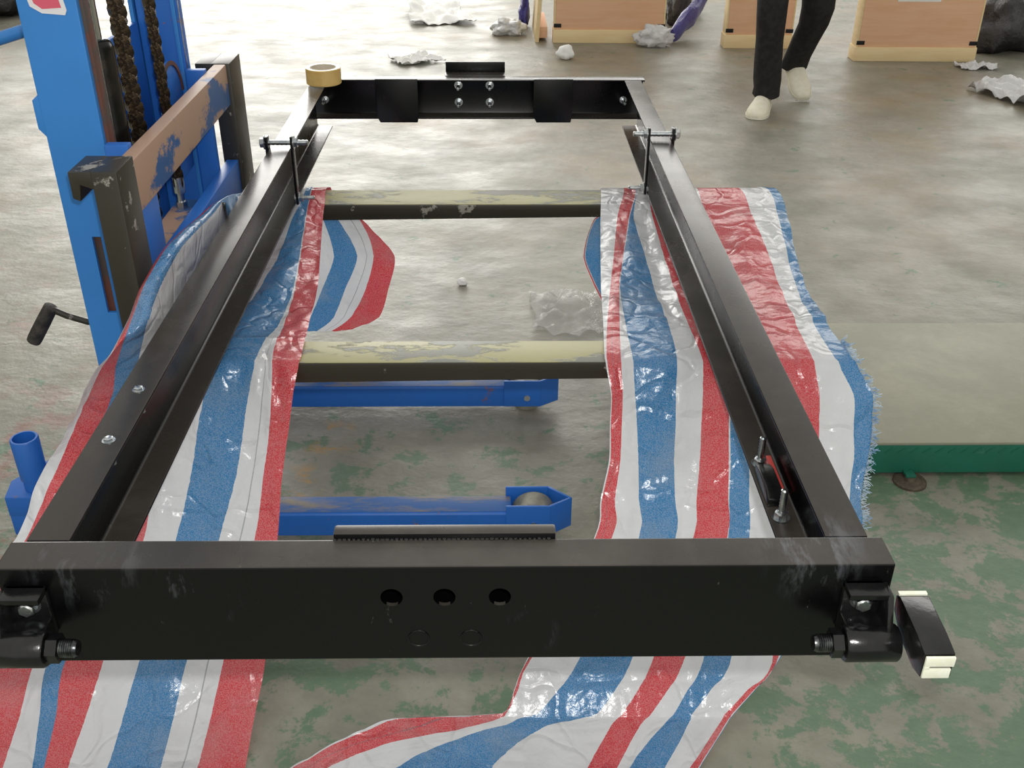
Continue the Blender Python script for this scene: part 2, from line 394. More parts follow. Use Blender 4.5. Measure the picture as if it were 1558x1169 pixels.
def bolt(parent, p, d, r=.0085, head=.008, shank=.03, nut_at=None, tip=0.0, name='bolt', mat='zinc'):
    """hex bolt: head sits on p and rises along -d; shank runs along d; optional nut at distance nut_at"""
    p, d = Vector(p), Vector(d).normalized()
    m = MB().cyl(p-d*(head*.86), p, r, n=6, rot=.3)
    m.cyl(p-d*head, p-d*(head*.86), r*.80, r*.99, n=6, rot=.3)
    m.cyl(p-d*.0001, p+d*.0018, r*1.35, n=20)                   # washer
    k = 10
    prof = [(0, r*.52)]
    st = shank/ (k*2)
    for i in range(k): prof += [(st*(2*i+1), r*.46), (st*(2*i+2), r*.54)]
    prof += [(shank+.002, r*.36)]
    m.lathe(p+d*.001, d, prof, 12)
    o = m.build(name, mat, parent)
    if nut_at is not None:
        q = p+d*nut_at
        MB().cyl(q, q+d*.0075, r*1.02, n=6).cyl(q-d*.0015, q, r*1.35, n=18).cyl(q+d*.0075, q+d*.0085, r*.95, r*.75, n=6).build('nut', mat, o)
    return o
# studs through the far beam (nut ends face the camera)
for x in (-.110, -.0175):
    for z in (.705, .655):
        bolt(frame, (x, YF+.0012, z), (0, -1, 0), .009, .007, .052, nut_at=.007)
for x in (-.506, .3805):
    bolt(frame, (x, YF+.0012, .662), (0, -1, 0), .008, .007, .050, nut_at=.007)
# bolts through the rails near the front end
for y in (1.255, 1.125):
    bolt(rail_r, (.392, y, ZB-.001), (0, 0, 1), .0095, .007, .052, nut_at=.0085)
    bolt(rail_l, (-.506, y, ZT+.0005), (0, 0, -1), .0065, .004, .036, nut_at=.009)
# bolted clamps across the rails
def clamp(xo, xi, y):
    s = 1 if xi > xo else -1
    pl = MB().box(min(xi, xi+s*.006), max(xi, xi+s*.006), y-.012, y+.012, .592, .758).build('clamp_plate', 'black', frame, .001)
    bolt(pl, (xo-s*.012, y, .742), (s, 0, 0), .0120, .010, abs(xi-xo)+.05, nut_at=abs(xi-xo)+.020)
    bolt(pl, (xi-s*.001, y, .606), (s, 0, 0), .0100, .004, .042, nut_at=.009)
    MB().box(min(xo-s*.0015, xo-s*.009), max(xo-s*.0015, xo-s*.009), y-.011, y+.011, .700, .757).build('clamp_cheek', 'black', pl, .001)
clamp(RL, RL+.0505, 2.379)
clamp(RR, RR-.0505, 2.450)

# pivot brackets on the near beam
def pivot(side):
    """side=+1 right end, -1 left end; xb = outer end of the bracket"""
    cx = .410 if side > 0 else -.520
    s = side
    f = lambda a: cx + s*a
    pr = lambda xa, xb: (min(xa, xb), max(xa, xb))
    br = MB()
    a, b = pr(f(-.024), f(.020))
    br.box(a, b, YN-.0075, YN-.0002, .640, .708)            # back plate
    br.box(a, b, YN-.026, YN-.0002, .700, .708)             # top lip
    br.prism([(YN-.007, .668), (YN-.034, .668), (YN-.040, .655), (YN-.040, .640), (YN-.007, .640)], lambda p, q: (q, p[0], p[1]), a, b)
    o = br.build('pivot_bracket', 'black_gloss', frame, .002)
    bolt(o, (f(-.003), YN-.0078, .686), (0, 1, 0), .0095, .012, .010)
    MB().prism([(YN-.0005, .706), (YN-.026, .706), (YN-.044, .664), (YN-.044, .630), (YN-.0005, .630)], lambda p, q: (q, p[0], p[1]), *pr(f(.018), f(.025))).build('side_gusset', 'black_gloss', o, .002)
    zc, yc = .648, YN-.036
    tb = MB().lathe((f(-.026), yc, zc), (s, 0, 0), [(0, .0125), (0, .0195), (.002, .0212), (.058, .0212), (.060, .0195), (.060, .0125)], 32).build('pivot_tube', 'black_gloss', o)
    prof = [(0, .0098)]
    for i in range(12): prof += [(.0012+.0024*i, .0104), (.0024+.0024*i, .0094)]
    prof += [(.032, .0085)]
    MB().lathe((f(-.027), yc, zc), (-s, 0, 0), prof, 20).build('threaded_pin', 'thread', o)
    MB().cyl((f(-.028), yc, zc), (f(-.040), yc, zc), .0165, n=6).build('nut', 'black_gloss', o)
    return o, f, yc, zc
pivot(-1)
o, f, yc, zc = pivot(1)
# latch lever hanging off the right pivot, with a freshly cut white end
m = MB().prism([(.872, .684), (.862, .690), (.808, .687), (.782, .6825), (.780, .651), (.800, .645), (.845, .650), (.870, .665)], lambda p, q: (q, p[0], p[1]), f(.040), f(.073))
lv = m.build('latch_lever', 'black_gloss', o, .0015, label='black lever with a pale cut end')
MB().box(f(.0408), f(.0722), .7770, .7802, .6685, .6815).box(f(.0408), f(.0700), .7770, .7802, .6520, .6650).box(f(.0408), f(.0465), .7770, .7802, .664, .669).build('cut_end', 'steel_raw', o, .0008, label='pale bare cut end of the lever')

MB().box(f(.0405), f(.0725), .8660, .8715, .6875, .6905).build('bare_edge', 'steel_raw', o, .0006, label='pale bare edge of the lever')

# ---------------------------------------------------------------- pallet stacker
st = thing('pallet_stacker', (-.75, 2.11, 0), 'blue hand pallet stacker with chains and mast, carrying the black frame on its forks', 'stacker')
def upright(ya, yb, inner):
    s = 1 if yb > ya else -1
    pr = [(0, 0), (0, .100), (.046, .100), (.046, .091), (.008, .091), (.008, .009), (.046, .009), (.046, 0)]
    m = MB().prism(pr, lambda p, z: (-.800+p[1], ya+s*p[0], z), .10, 1.75)
    o = m.build('mast_upright', 'blue_light', st, .002)
    # inner upright nested in the channel, worn bright where the rollers run
    m = MB().prism([(.012, .014), (.012, .106), (.040, .106), (.040, .014)], lambda p, z: (-.800+p[1], ya+s*p[0], z), .12, 1.70)
    m.build('inner_upright', 'rust' if s > 0 else 'blue', st, .0015)
    MB().box(-.6945, -.6925, min(ya+s*.0385, ya+s*.041), max(ya+s*.0385, ya+s*.041), .12, 1.70).build('wear_strip', 'zinc', o)
    return o
u1 = upright(1.810, 1.86, 0); u2 = upright(2.402, 2.35, 0)
MB().prism([(-.800, 1.00), (-.812, .99), (-.812, .94), (-.800, .925)], lambda p, q: (p[0], q, p[1]), 1.812, 1.84).build('weld_lug', 'blue_light', st, .001)
cut(u1, [MB().box(-.758, -.741, 1.80, 1.83, .578, .736)])
bx('mast_crosshead', 'blue', st, (-.80, -.70, 1.857, 2.355, 1.66, 1.75), .003)
bx('mast_tie', 'blue', st, (-.80, -.775, 1.857, 2.355, .30, .42), .003)
bx('back_plate', 'blue', st, (-.795, -.785, 2.16, 2.352, .46, 1.02), .002)
rp = [(2.19, .70), (2.345, .70)] + [(2.2675+.0775*math.cos(math.pi*k/16), .875+.0775*math.sin(math.pi*k/16)) for k in range(17)]
gd = MB().prism(rp, lambda p, q: (q, p[0], p[1]), -.714, -.706).build('chain_guard', 'blue', st, .001)
rp2 = [(2.2675+r*math.cos(math.pi*k/16), .875+r*math.sin(math.pi*k/16)) for r, ks in ((.079, range(17)), (.070, range(16, -1, -1))) for k in ks]
MB().prism(rp2, lambda p, q: (q, p[0], p[1]), -.7058, -.703).build('guard_rim', 'rust', gd)
m = MB().lathe((-.722, 1.908, .17), (0, 0, 1), [(0, .034), (.89, .034), (.90, .030), (.905, .020)], 28); m.build('lift_cylinder', 'dark_cyl', st)
MB().lathe((-.722, 1.908, 1.06), (0, 0, 1), [(0, .0165), (.62, .0165)], 24).build('piston_rod', 'chrome', st)
# leaf chains: every link its own piece
def link_mesh(w):
    m = MB()
    for k in range(3):
        y = -w + k*w
        pts = []
        for i in range(16):
            a = 2*math.pi*i/16
            pts.append((.0095*math.cos(a)*(1.0+.12*math.cos(2*a)), .0125*math.sin(a) + (.0035 if math.sin(a) > 0 else -.0035)))
        m.prism(pts, lambda p, q: (p[0], q, p[1]), y-w*.36, y+w*.36)
    m.cyl((0, -w*1.5, 0), (0, w*1.5, 0), .0036, n=10)
    return m
proto = link_mesh(.0075)
def chain(x, y, z0, z1, turns, wide=1.0):
    c = MB().cyl((x, y, z0), (x, y, z1), .003, n=8).build('lift_chain', 'grease', st)
    n = int((z1-z0)/.0175); first = None
    for i in range(n):
        z = z0+.01+i*.0175
        if first is None:
            mm = MB(); mm.add(proto.v, proto.f); first = mm.build('chain_link', 'grease', loc=(0, 0, 0)); o = first
        else:
            o = bpy.data.objects.new('chain_link', first.data); COL.objects.link(o)
        o.parent = c; o.location = Vector((x, y, z)) - LOC[c.name]; o.scale = (wide, wide, 1); o.rotation_euler.z = turns + (.18 if i % 2 else -.18)
    return c
chain(-.690, 1.968, .70, 1.60, .4, 1.35)
chain(-.690, 2.155, .715, 1.60, .4)
for y in (1.968, 2.155):
    MB().cyl((-.690, y, .70), (-.690, y, .735), .0125, n=16).cyl((-.690, y, .672), (-.690, y, .70), .008, n=12).cyl((-.690, y, .664), (-.690, y, .680), .0125, n=6).build('chain_anchor', 'zinc', st)
bx('anchor_plate', 'blue_worn', st, (-.715, -.662, 1.90, 2.21, .650, .664), .002)
# carriage bars and the two L-shaped forks
for z0, z1, mt in ((.822, .914, 'blue_worn'), (.600, .690, 'blue')):
    bx('carriage_bar', mt, st, (-.648, -.620, 1.700, 2.415, z0, z1), .003)
for y in (1.78, 2.33):
    bx('carriage_side', 'blue', st, (-.690, -.6485, y, y+.022, .585, .92), .002)
bx('carriage_plate', 'blue', st, (-.640, -.628, 1.702, 1.830, .6905, .8215), .002)
def fork(y0, y1, ztop):
    pr = [(-.656, ztop), (-.613, ztop), (-.613, .5725), (-.45, .5725), (.46, .5725), (.505, .560), (.505, .548), (.46, .543), (-.45, .532), (-.63, .530), (-.650, .540), (-.656, .560)]
    o = MB().prism(pr, lambda p, q: (p[0], q, p[1]), y0, y1).build('fork', 'shank', st, .003)
    MB().box(-.600, .46, y0+.003, y1-.003, .5722, .5738).build('blade_top', 'fork', o, .0006, label='blade top with worn yellowish paint')
    # hook gripping the carriage bar
    MB().prism([(-.692, ztop), (-.655, ztop), (-.655, ztop-.03), (-.676, ztop-.022), (-.680, ztop-.050), (-.692, ztop-.045)], lambda p, q: (p[0], q, p[1]), y0, y1).build('hook', 'shank', o, .002)
fork(1.611, 1.698, .928)
fork(2.417, 2.527, .915)
# straddle legs with roller pockets
def leg(y0, y1):
    o = MB().prism([(y0, .020), (y0, .076), (y0+.004, .080), (y1-.004, .080), (y1, .076), (y1, .020)], lambda p, q: (q, p[0], p[1]), -.79, .032).build('straddle_leg', 'blue', st, .002)
    MB().box(-.70, .030, y0+.006, y1-.006, .0795, .0812).build('leg_top', 'leg_top', o, .0005)
    t = .006
    outer = [(.020, y0-.004), (.118, y0-.004), (.168, y0+.030), (.118, y1+.006), (.020, y1+.006)]
    inner = [(.020, y1+.006-t), (.115, y1+.006-t), (.160, y0+.030), (.115, y0-.004+t), (.020, y0-.004+t)]
    m = MB(); n = 5
    ring = outer; inn = [inner[4], inner[3], inner[2], inner[1], inner[0]]
    for i in range(4):
        a, b, c_, d = ring[i], ring[i+1], inn[i+1], inn[i]
        m.add([(q[0], q[1], z) for z in (.022, .100) for q in (a, b, c_, d)], [(0,3,2,1),(4,5,6,7),(0,1,5,4),(1,2,6,5),(2,3,7,6),(3,0,4,7)])
    m.build('roller_bracket', 'blue', o, .001)
    yc = (y0+y1)/2
    MB().lathe((.082, y0+.008, .0485), (0, 1, 0), [(0, .012), (0, .044), (.003, .048), (y1-y0-.019, .048), (y1-y0-.016, .044), (y1-y0-.016, .012)], 36).build('roller', 'roller', o)
    MB().cyl((.082, y0-.007, .0485), (.082, y1+.009, .0485), .0085, n=18).build('axle', 'zinc', o)
leg(1.814, 1.882); leg(2.364, 2.432)
bx('base_beam', 'blue', st, (-.86, -.74, 1.80, 2.44, .06, .16), .004)
# rear outrigger with caster and open tube socket
MB().prism([(-.86, 1.80), (-.76, 1.80), (-.90, 1.72), (-1.015, 1.72), (-1.025, 1.78), (-.95, 1.90), (-.86, 2.0)], lambda p, z: (p[0], p[1], z), .150, .198).build('outrigger_plate', 'blue', st, .003)
bx('outrigger_web', 'blue', st, (-1.015, -.86, 1.722, 1.732, .10, .152), .002)
MB().lathe((-.962, 1.760, .199), (0, 0, 1), [(0, .024), (.024, .024), (.026, .027), (.118, .028), (.121, .026), (.121, .0225), (.03, .0222), (.03, .002)], 28).build('tube_socket', 'blue', st)
MB().cyl((-.935, 1.775, .225), (-.80, 1.83, .37), .017, n=18).build('brace_tube', 'blue', st)
MB().lathe((-.975, 1.742, .045), (0, 1, 0), [(0, .01), (0, .04), (.003, .045), (.033, .045), (.036, .04), (.036, .01)], 28).build('caster_wheel', 'roller', st)
MB().box(-.99, -.96, 1.736, 1.741, .045, .15).box(-.99, -.96, 1.779, 1.784, .045, .15).cyl((-.975, 1.735, .045), (-.975, 1.785, .045), .006, n=12).build('caster_fork', 'zinc', st)
hb = MB().path([(-.79, 2.1, .40), (-.86, 2.1, .405), (-.93, 2.1, .412), (-.975, 2.1, .428), (-1.005, 2.1, .444)], .0075, 12).build('crank_arm', 'shank', st)
MB().lathe((-1.003, 2.1, .452), Vector((-.056, 0, -.083)), [(0, .010), (.003, .0155), (.05, .0165), (.100, .0165), (.108, .0155), (.111, .009)], 20).build('grip', 'grip', hb)
MB().path([(-.79, 2.1, 1.075), (-.86, 2.1, 1.068), (-.94, 2.1, 1.046), (-1.05, 2.1, 1.014), (-1.2, 2.1, .97)], .0125, 12).build('push_handle', 'blue_light', st)
sk = MB().prism([(-.786, 1.19), (-.725, 1.19), (-.718, 1.142), (-.722, 1.134), (-.760, 1.137), (-.778, 1.148)], lambda p, q: (p[0], q, p[1]), 1.8085, 1.8099).build('mast_sticker', 'sticker_w', st)
MB().prism([(-.778, 1.186), (-.732, 1.186), (-.726, 1.146), (-.758, 1.144), (-.770, 1.153)], lambda p, q: (p[0], q, p[1]), 1.8079, 1.8084).build('sticker_print', 'sticker_r', sk)

# ---------------------------------------------------------------- striped tarpaulins
LEFT_TARP = [
  [(-0.433,1.094,0.006), (-0.513,1.094,0.006), (-0.575,1.094,0.007), (-0.664,1.094,0.008), (-0.73,1.094,0.009), (-0.759,1.094,0.009), (-0.779,1.094,0.01), (-0.831,1.094,0.01), (-0.874,1.094,0.011), (-0.903,1.094,0.011), (-0.922,1.094,0.012), (-0.937,1.094,0.012), (-0.953,1.094,0.012)],
  [(-0.436,1.199,0.006), (-0.516,1.199,0.006), (-0.579,1.199,0.007), (-0.671,1.199,0.008), (-0.737,1.199,0.009), (-0.779,1.199,0.01), (-0.799,1.199,0.01), (-0.847,1.199,0.011), (-0.898,1.199,0.011), (-0.931,1.199,0.012), (-0.954,1.199,0.012), (-0.97,1.199,0.012), (-0.987,1.199,0.012)],
  [(-0.434,1.288,0.033), (-0.51,1.288,0.034), (-0.576,1.288,0.034), (-0.666,1.288,0.035), (-0.731,1.288,0.036), (-0.785,1.288,0.037), (-0.814,1.288,0.037), (-0.849,1.288,0.038), (-0.913,1.288,0.038), (-0.953,1.288,0.039), (-0.982,1.288,0.039), (-0.999,1.288,0.039), (-1.017,1.288,0.039)],
  [(-0.422,1.356,0.093), (-0.496,1.356,0.093), (-0.564,1.356,0.094), (-0.65,1.356,0.095), (-0.713,1.356,0.096), (-0.782,1.356,0.096), (-0.813,1.356,0.097), (-0.836,1.356,0.097), (-0.915,1.356,0.098), (-0.956,1.356,0.098), (-0.985,1.356,0.098), (-1.009,1.356,0.099), (-1.026,1.356,0.099)],
  [(-0.398,1.47,0.291), (-0.438,1.47,0.291), (-0.501,1.47,0.292), (-0.58,1.47,0.292), (-0.636,1.47,0.293), (-0.673,1.47,0.293), (-0.699,1.47,0.293), (-0.722,1.47,0.293), (-0.757,1.47,0.294), (-0.783,1.47,0.294), (-0.823,1.47,0.294), (-0.849,1.47,0.294), (-0.868,1.47,0.294)],
  [(-0.387,1.518,0.393), (-0.42,1.518,0.393), (-0.469,1.518,0.393), (-0.552,1.518,0.394), (-0.615,1.518,0.394), (-0.64,1.518,0.394), (-0.662,1.518,0.394), (-0.683,1.518,0.394), (-0.71,1.518,0.395), (-0.733,1.518,0.395), (-0.76,1.518,0.395), (-0.795,1.518,0.395), (-0.82,1.518,0.395)],
  [(-0.37,1.558,0.486), (-0.404,1.558,0.486), (-0.451,1.558,0.486), (-0.532,1.558,0.487), (-0.58,1.558,0.487), (-0.602,1.558,0.487), (-0.62,1.558,0.487), (-0.636,1.558,0.487), (-0.648,1.542,0.497), (-0.664,1.527,0.507), (-0.685,1.511,0.517), (-0.717,1.496,0.527), (-0.718,1.48,0.537)],
  [(-0.362,1.579,0.534), (-0.4,1.579,0.534), (-0.441,1.579,0.535), (-0.522,1.579,0.535), (-0.559,1.579,0.535), (-0.578,1.579,0.535), (-0.594,1.579,0.535), (-0.608,1.579,0.535), (-0.62,1.551,0.552), (-0.631,1.522,0.569), (-0.645,1.494,0.585), (-0.67,1.465,0.603), (-0.668,1.437,0.62)],
  [(-0.354,1.603,0.569), (-0.4,1.603,0.569), (-0.433,1.603,0.569), (-0.516,1.603,0.569), (-0.546,1.603,0.57), (-0.562,1.603,0.57), (-0.576,1.603,0.57), (-0.59,1.603,0.57), (-0.599,1.565,0.592), (-0.611,1.526,0.613), (-0.63,1.488,0.635), (-0.637,1.449,0.656), (-0.627,1.411,0.678)],
  [(-0.354,1.66,0.579), (-0.406,1.66,0.579), (-0.431,1.66,0.579), (-0.511,1.66,0.579), (-0.54,1.66,0.579), (-0.545,1.66,0.583), (-0.55,1.66,0.583), (-0.554,1.66,0.583), (-0.558,1.66,0.592), (-0.565,1.481,0.711), (-0.592,1.456,0.706), (-0.606,1.434,0.695), (-0.61,1.432,0.692)],
  [(-0.368,1.836,0.558), (-0.417,1.836,0.558), (-0.425,1.836,0.558), (-0.51,1.836,0.558), (-0.542,1.836,0.558), (-0.547,1.836,0.583), (-0.551,1.836,0.583), (-0.555,1.836,0.583), (-0.558,1.836,0.592), (-0.56,1.513,0.733), (-0.585,1.504,0.733), (-0.596,1.505,0.721), (-0.6,1.508,0.716)],
  [(-0.378,1.98,0.549), (-0.425,1.98,0.549), (-0.428,1.98,0.549), (-0.504,1.98,0.549), (-0.541,1.98,0.549), (-0.546,1.98,0.583), (-0.55,1.98,0.583), (-0.555,1.98,0.583), (-0.558,1.98,0.592), (-0.555,1.577,0.755), (-0.575,1.546,0.763), (-0.592,1.56,0.745), (-0.598,1.571,0.736)],
  [(-0.402,2.195,0.553), (-0.444,2.195,0.553), (-0.446,2.195,0.553), (-0.492,2.195,0.553), (-0.522,2.195,0.553), (-0.533,2.195,0.583), (-0.542,2.195,0.583), (-0.551,2.195,0.583), (-0.558,2.195,0.592), (-0.548,1.678,0.772), (-0.565,1.662,0.782), (-0.58,1.676,0.769), (-0.59,1.699,0.754)],
  [(-0.416,2.329,0.568), (-0.455,2.329,0.568), (-0.457,2.329,0.568), (-0.49,2.329,0.568), (-0.512,2.329,0.568), (-0.526,2.329,0.583), (-0.537,2.329,0.583), (-0.549,2.329,0.583), (-0.558,2.329,0.592), (-0.545,1.868,0.756), (-0.558,1.844,0.765), (-0.57,1.848,0.757), (-0.58,1.874,0.742)],
  [(-0.422,2.411,0.579), (-0.461,2.411,0.579), (-0.462,2.411,0.579), (-0.482,2.411,0.579), (-0.496,2.411,0.579), (-0.515,2.411,0.583), (-0.53,2.411,0.583), (-0.546,2.411,0.583), (-0.558,2.411,0.592), (-0.542,2.016,0.742), (-0.55,2.011,0.744), (-0.56,2.011,0.738), (-0.57,2.039,0.722)],
  [(-0.429,2.53,0.579), (-0.459,2.53,0.579), (-0.466,2.53,0.579), (-0.479,2.53,0.579), (-0.493,2.53,0.579), (-0.503,2.53,0.579), (-0.513,2.53,0.579), (-0.521,2.53,0.579), (-0.53,2.53,0.579), (-0.536,2.53,0.579), (-0.543,2.53,0.579), (-0.55,2.53,0.579), (-0.556,2.53,0.579)],
  [(-0.357,2.585,0.469), (-0.362,2.585,0.469), (-0.414,2.585,0.469), (-0.46,2.585,0.469), (-0.489,2.585,0.469), (-0.502,2.585,0.469), (-0.516,2.585,0.469), (-0.53,2.585,0.469), (-0.54,2.585,0.469), (-0.551,2.585,0.469), (-0.561,2.585,0.469), (-0.571,2.585,0.469), (-0.578,2.585,0.469)],
  [(-0.28,2.62,0.35), (-0.336,2.62,0.35), (-0.381,2.62,0.35), (-0.446,2.62,0.35), (-0.49,2.62,0.35), (-0.511,2.62,0.35), (-0.529,2.62,0.35), (-0.544,2.62,0.35), (-0.556,2.62,0.35), (-0.567,2.62,0.35), (-0.578,2.62,0.35), (-0.587,2.62,0.35), (-0.596,2.62,0.35)],
  [(-0.304,2.64,0.241), (-0.367,2.64,0.241), (-0.425,2.64,0.241), (-0.491,2.64,0.241), (-0.525,2.64,0.241), (-0.539,2.64,0.241), (-0.554,2.64,0.241), (-0.565,2.64,0.241), (-0.576,2.64,0.241), (-0.587,2.64,0.241), (-0.599,2.64,0.241), (-0.608,2.64,0.241), (-0.617,2.64,0.241)],
  [(-0.339,2.67,0.139), (-0.417,2.67,0.139), (-0.47,2.67,0.139), (-0.537,2.67,0.139), (-0.558,2.67,0.14), (-0.571,2.67,0.14), (-0.582,2.67,0.14), (-0.594,2.67,0.14), (-0.603,2.67,0.14), (-0.613,2.67,0.14), (-0.622,2.67,0.14), (-0.63,2.67,0.14), (-0.637,2.67,0.14)],
  [(-0.424,2.68,0.089), (-0.482,2.68,0.089), (-0.526,2.68,0.089), (-0.557,2.68,0.089), (-0.576,2.68,0.09), (-0.587,2.68,0.09), (-0.599,2.68,0.09), (-0.608,2.68,0.09), (-0.618,2.68,0.09), (-0.628,2.68,0.09), (-0.635,2.68,0.09), (-0.643,2.68,0.09), (-0.651,2.68,0.09)],
]
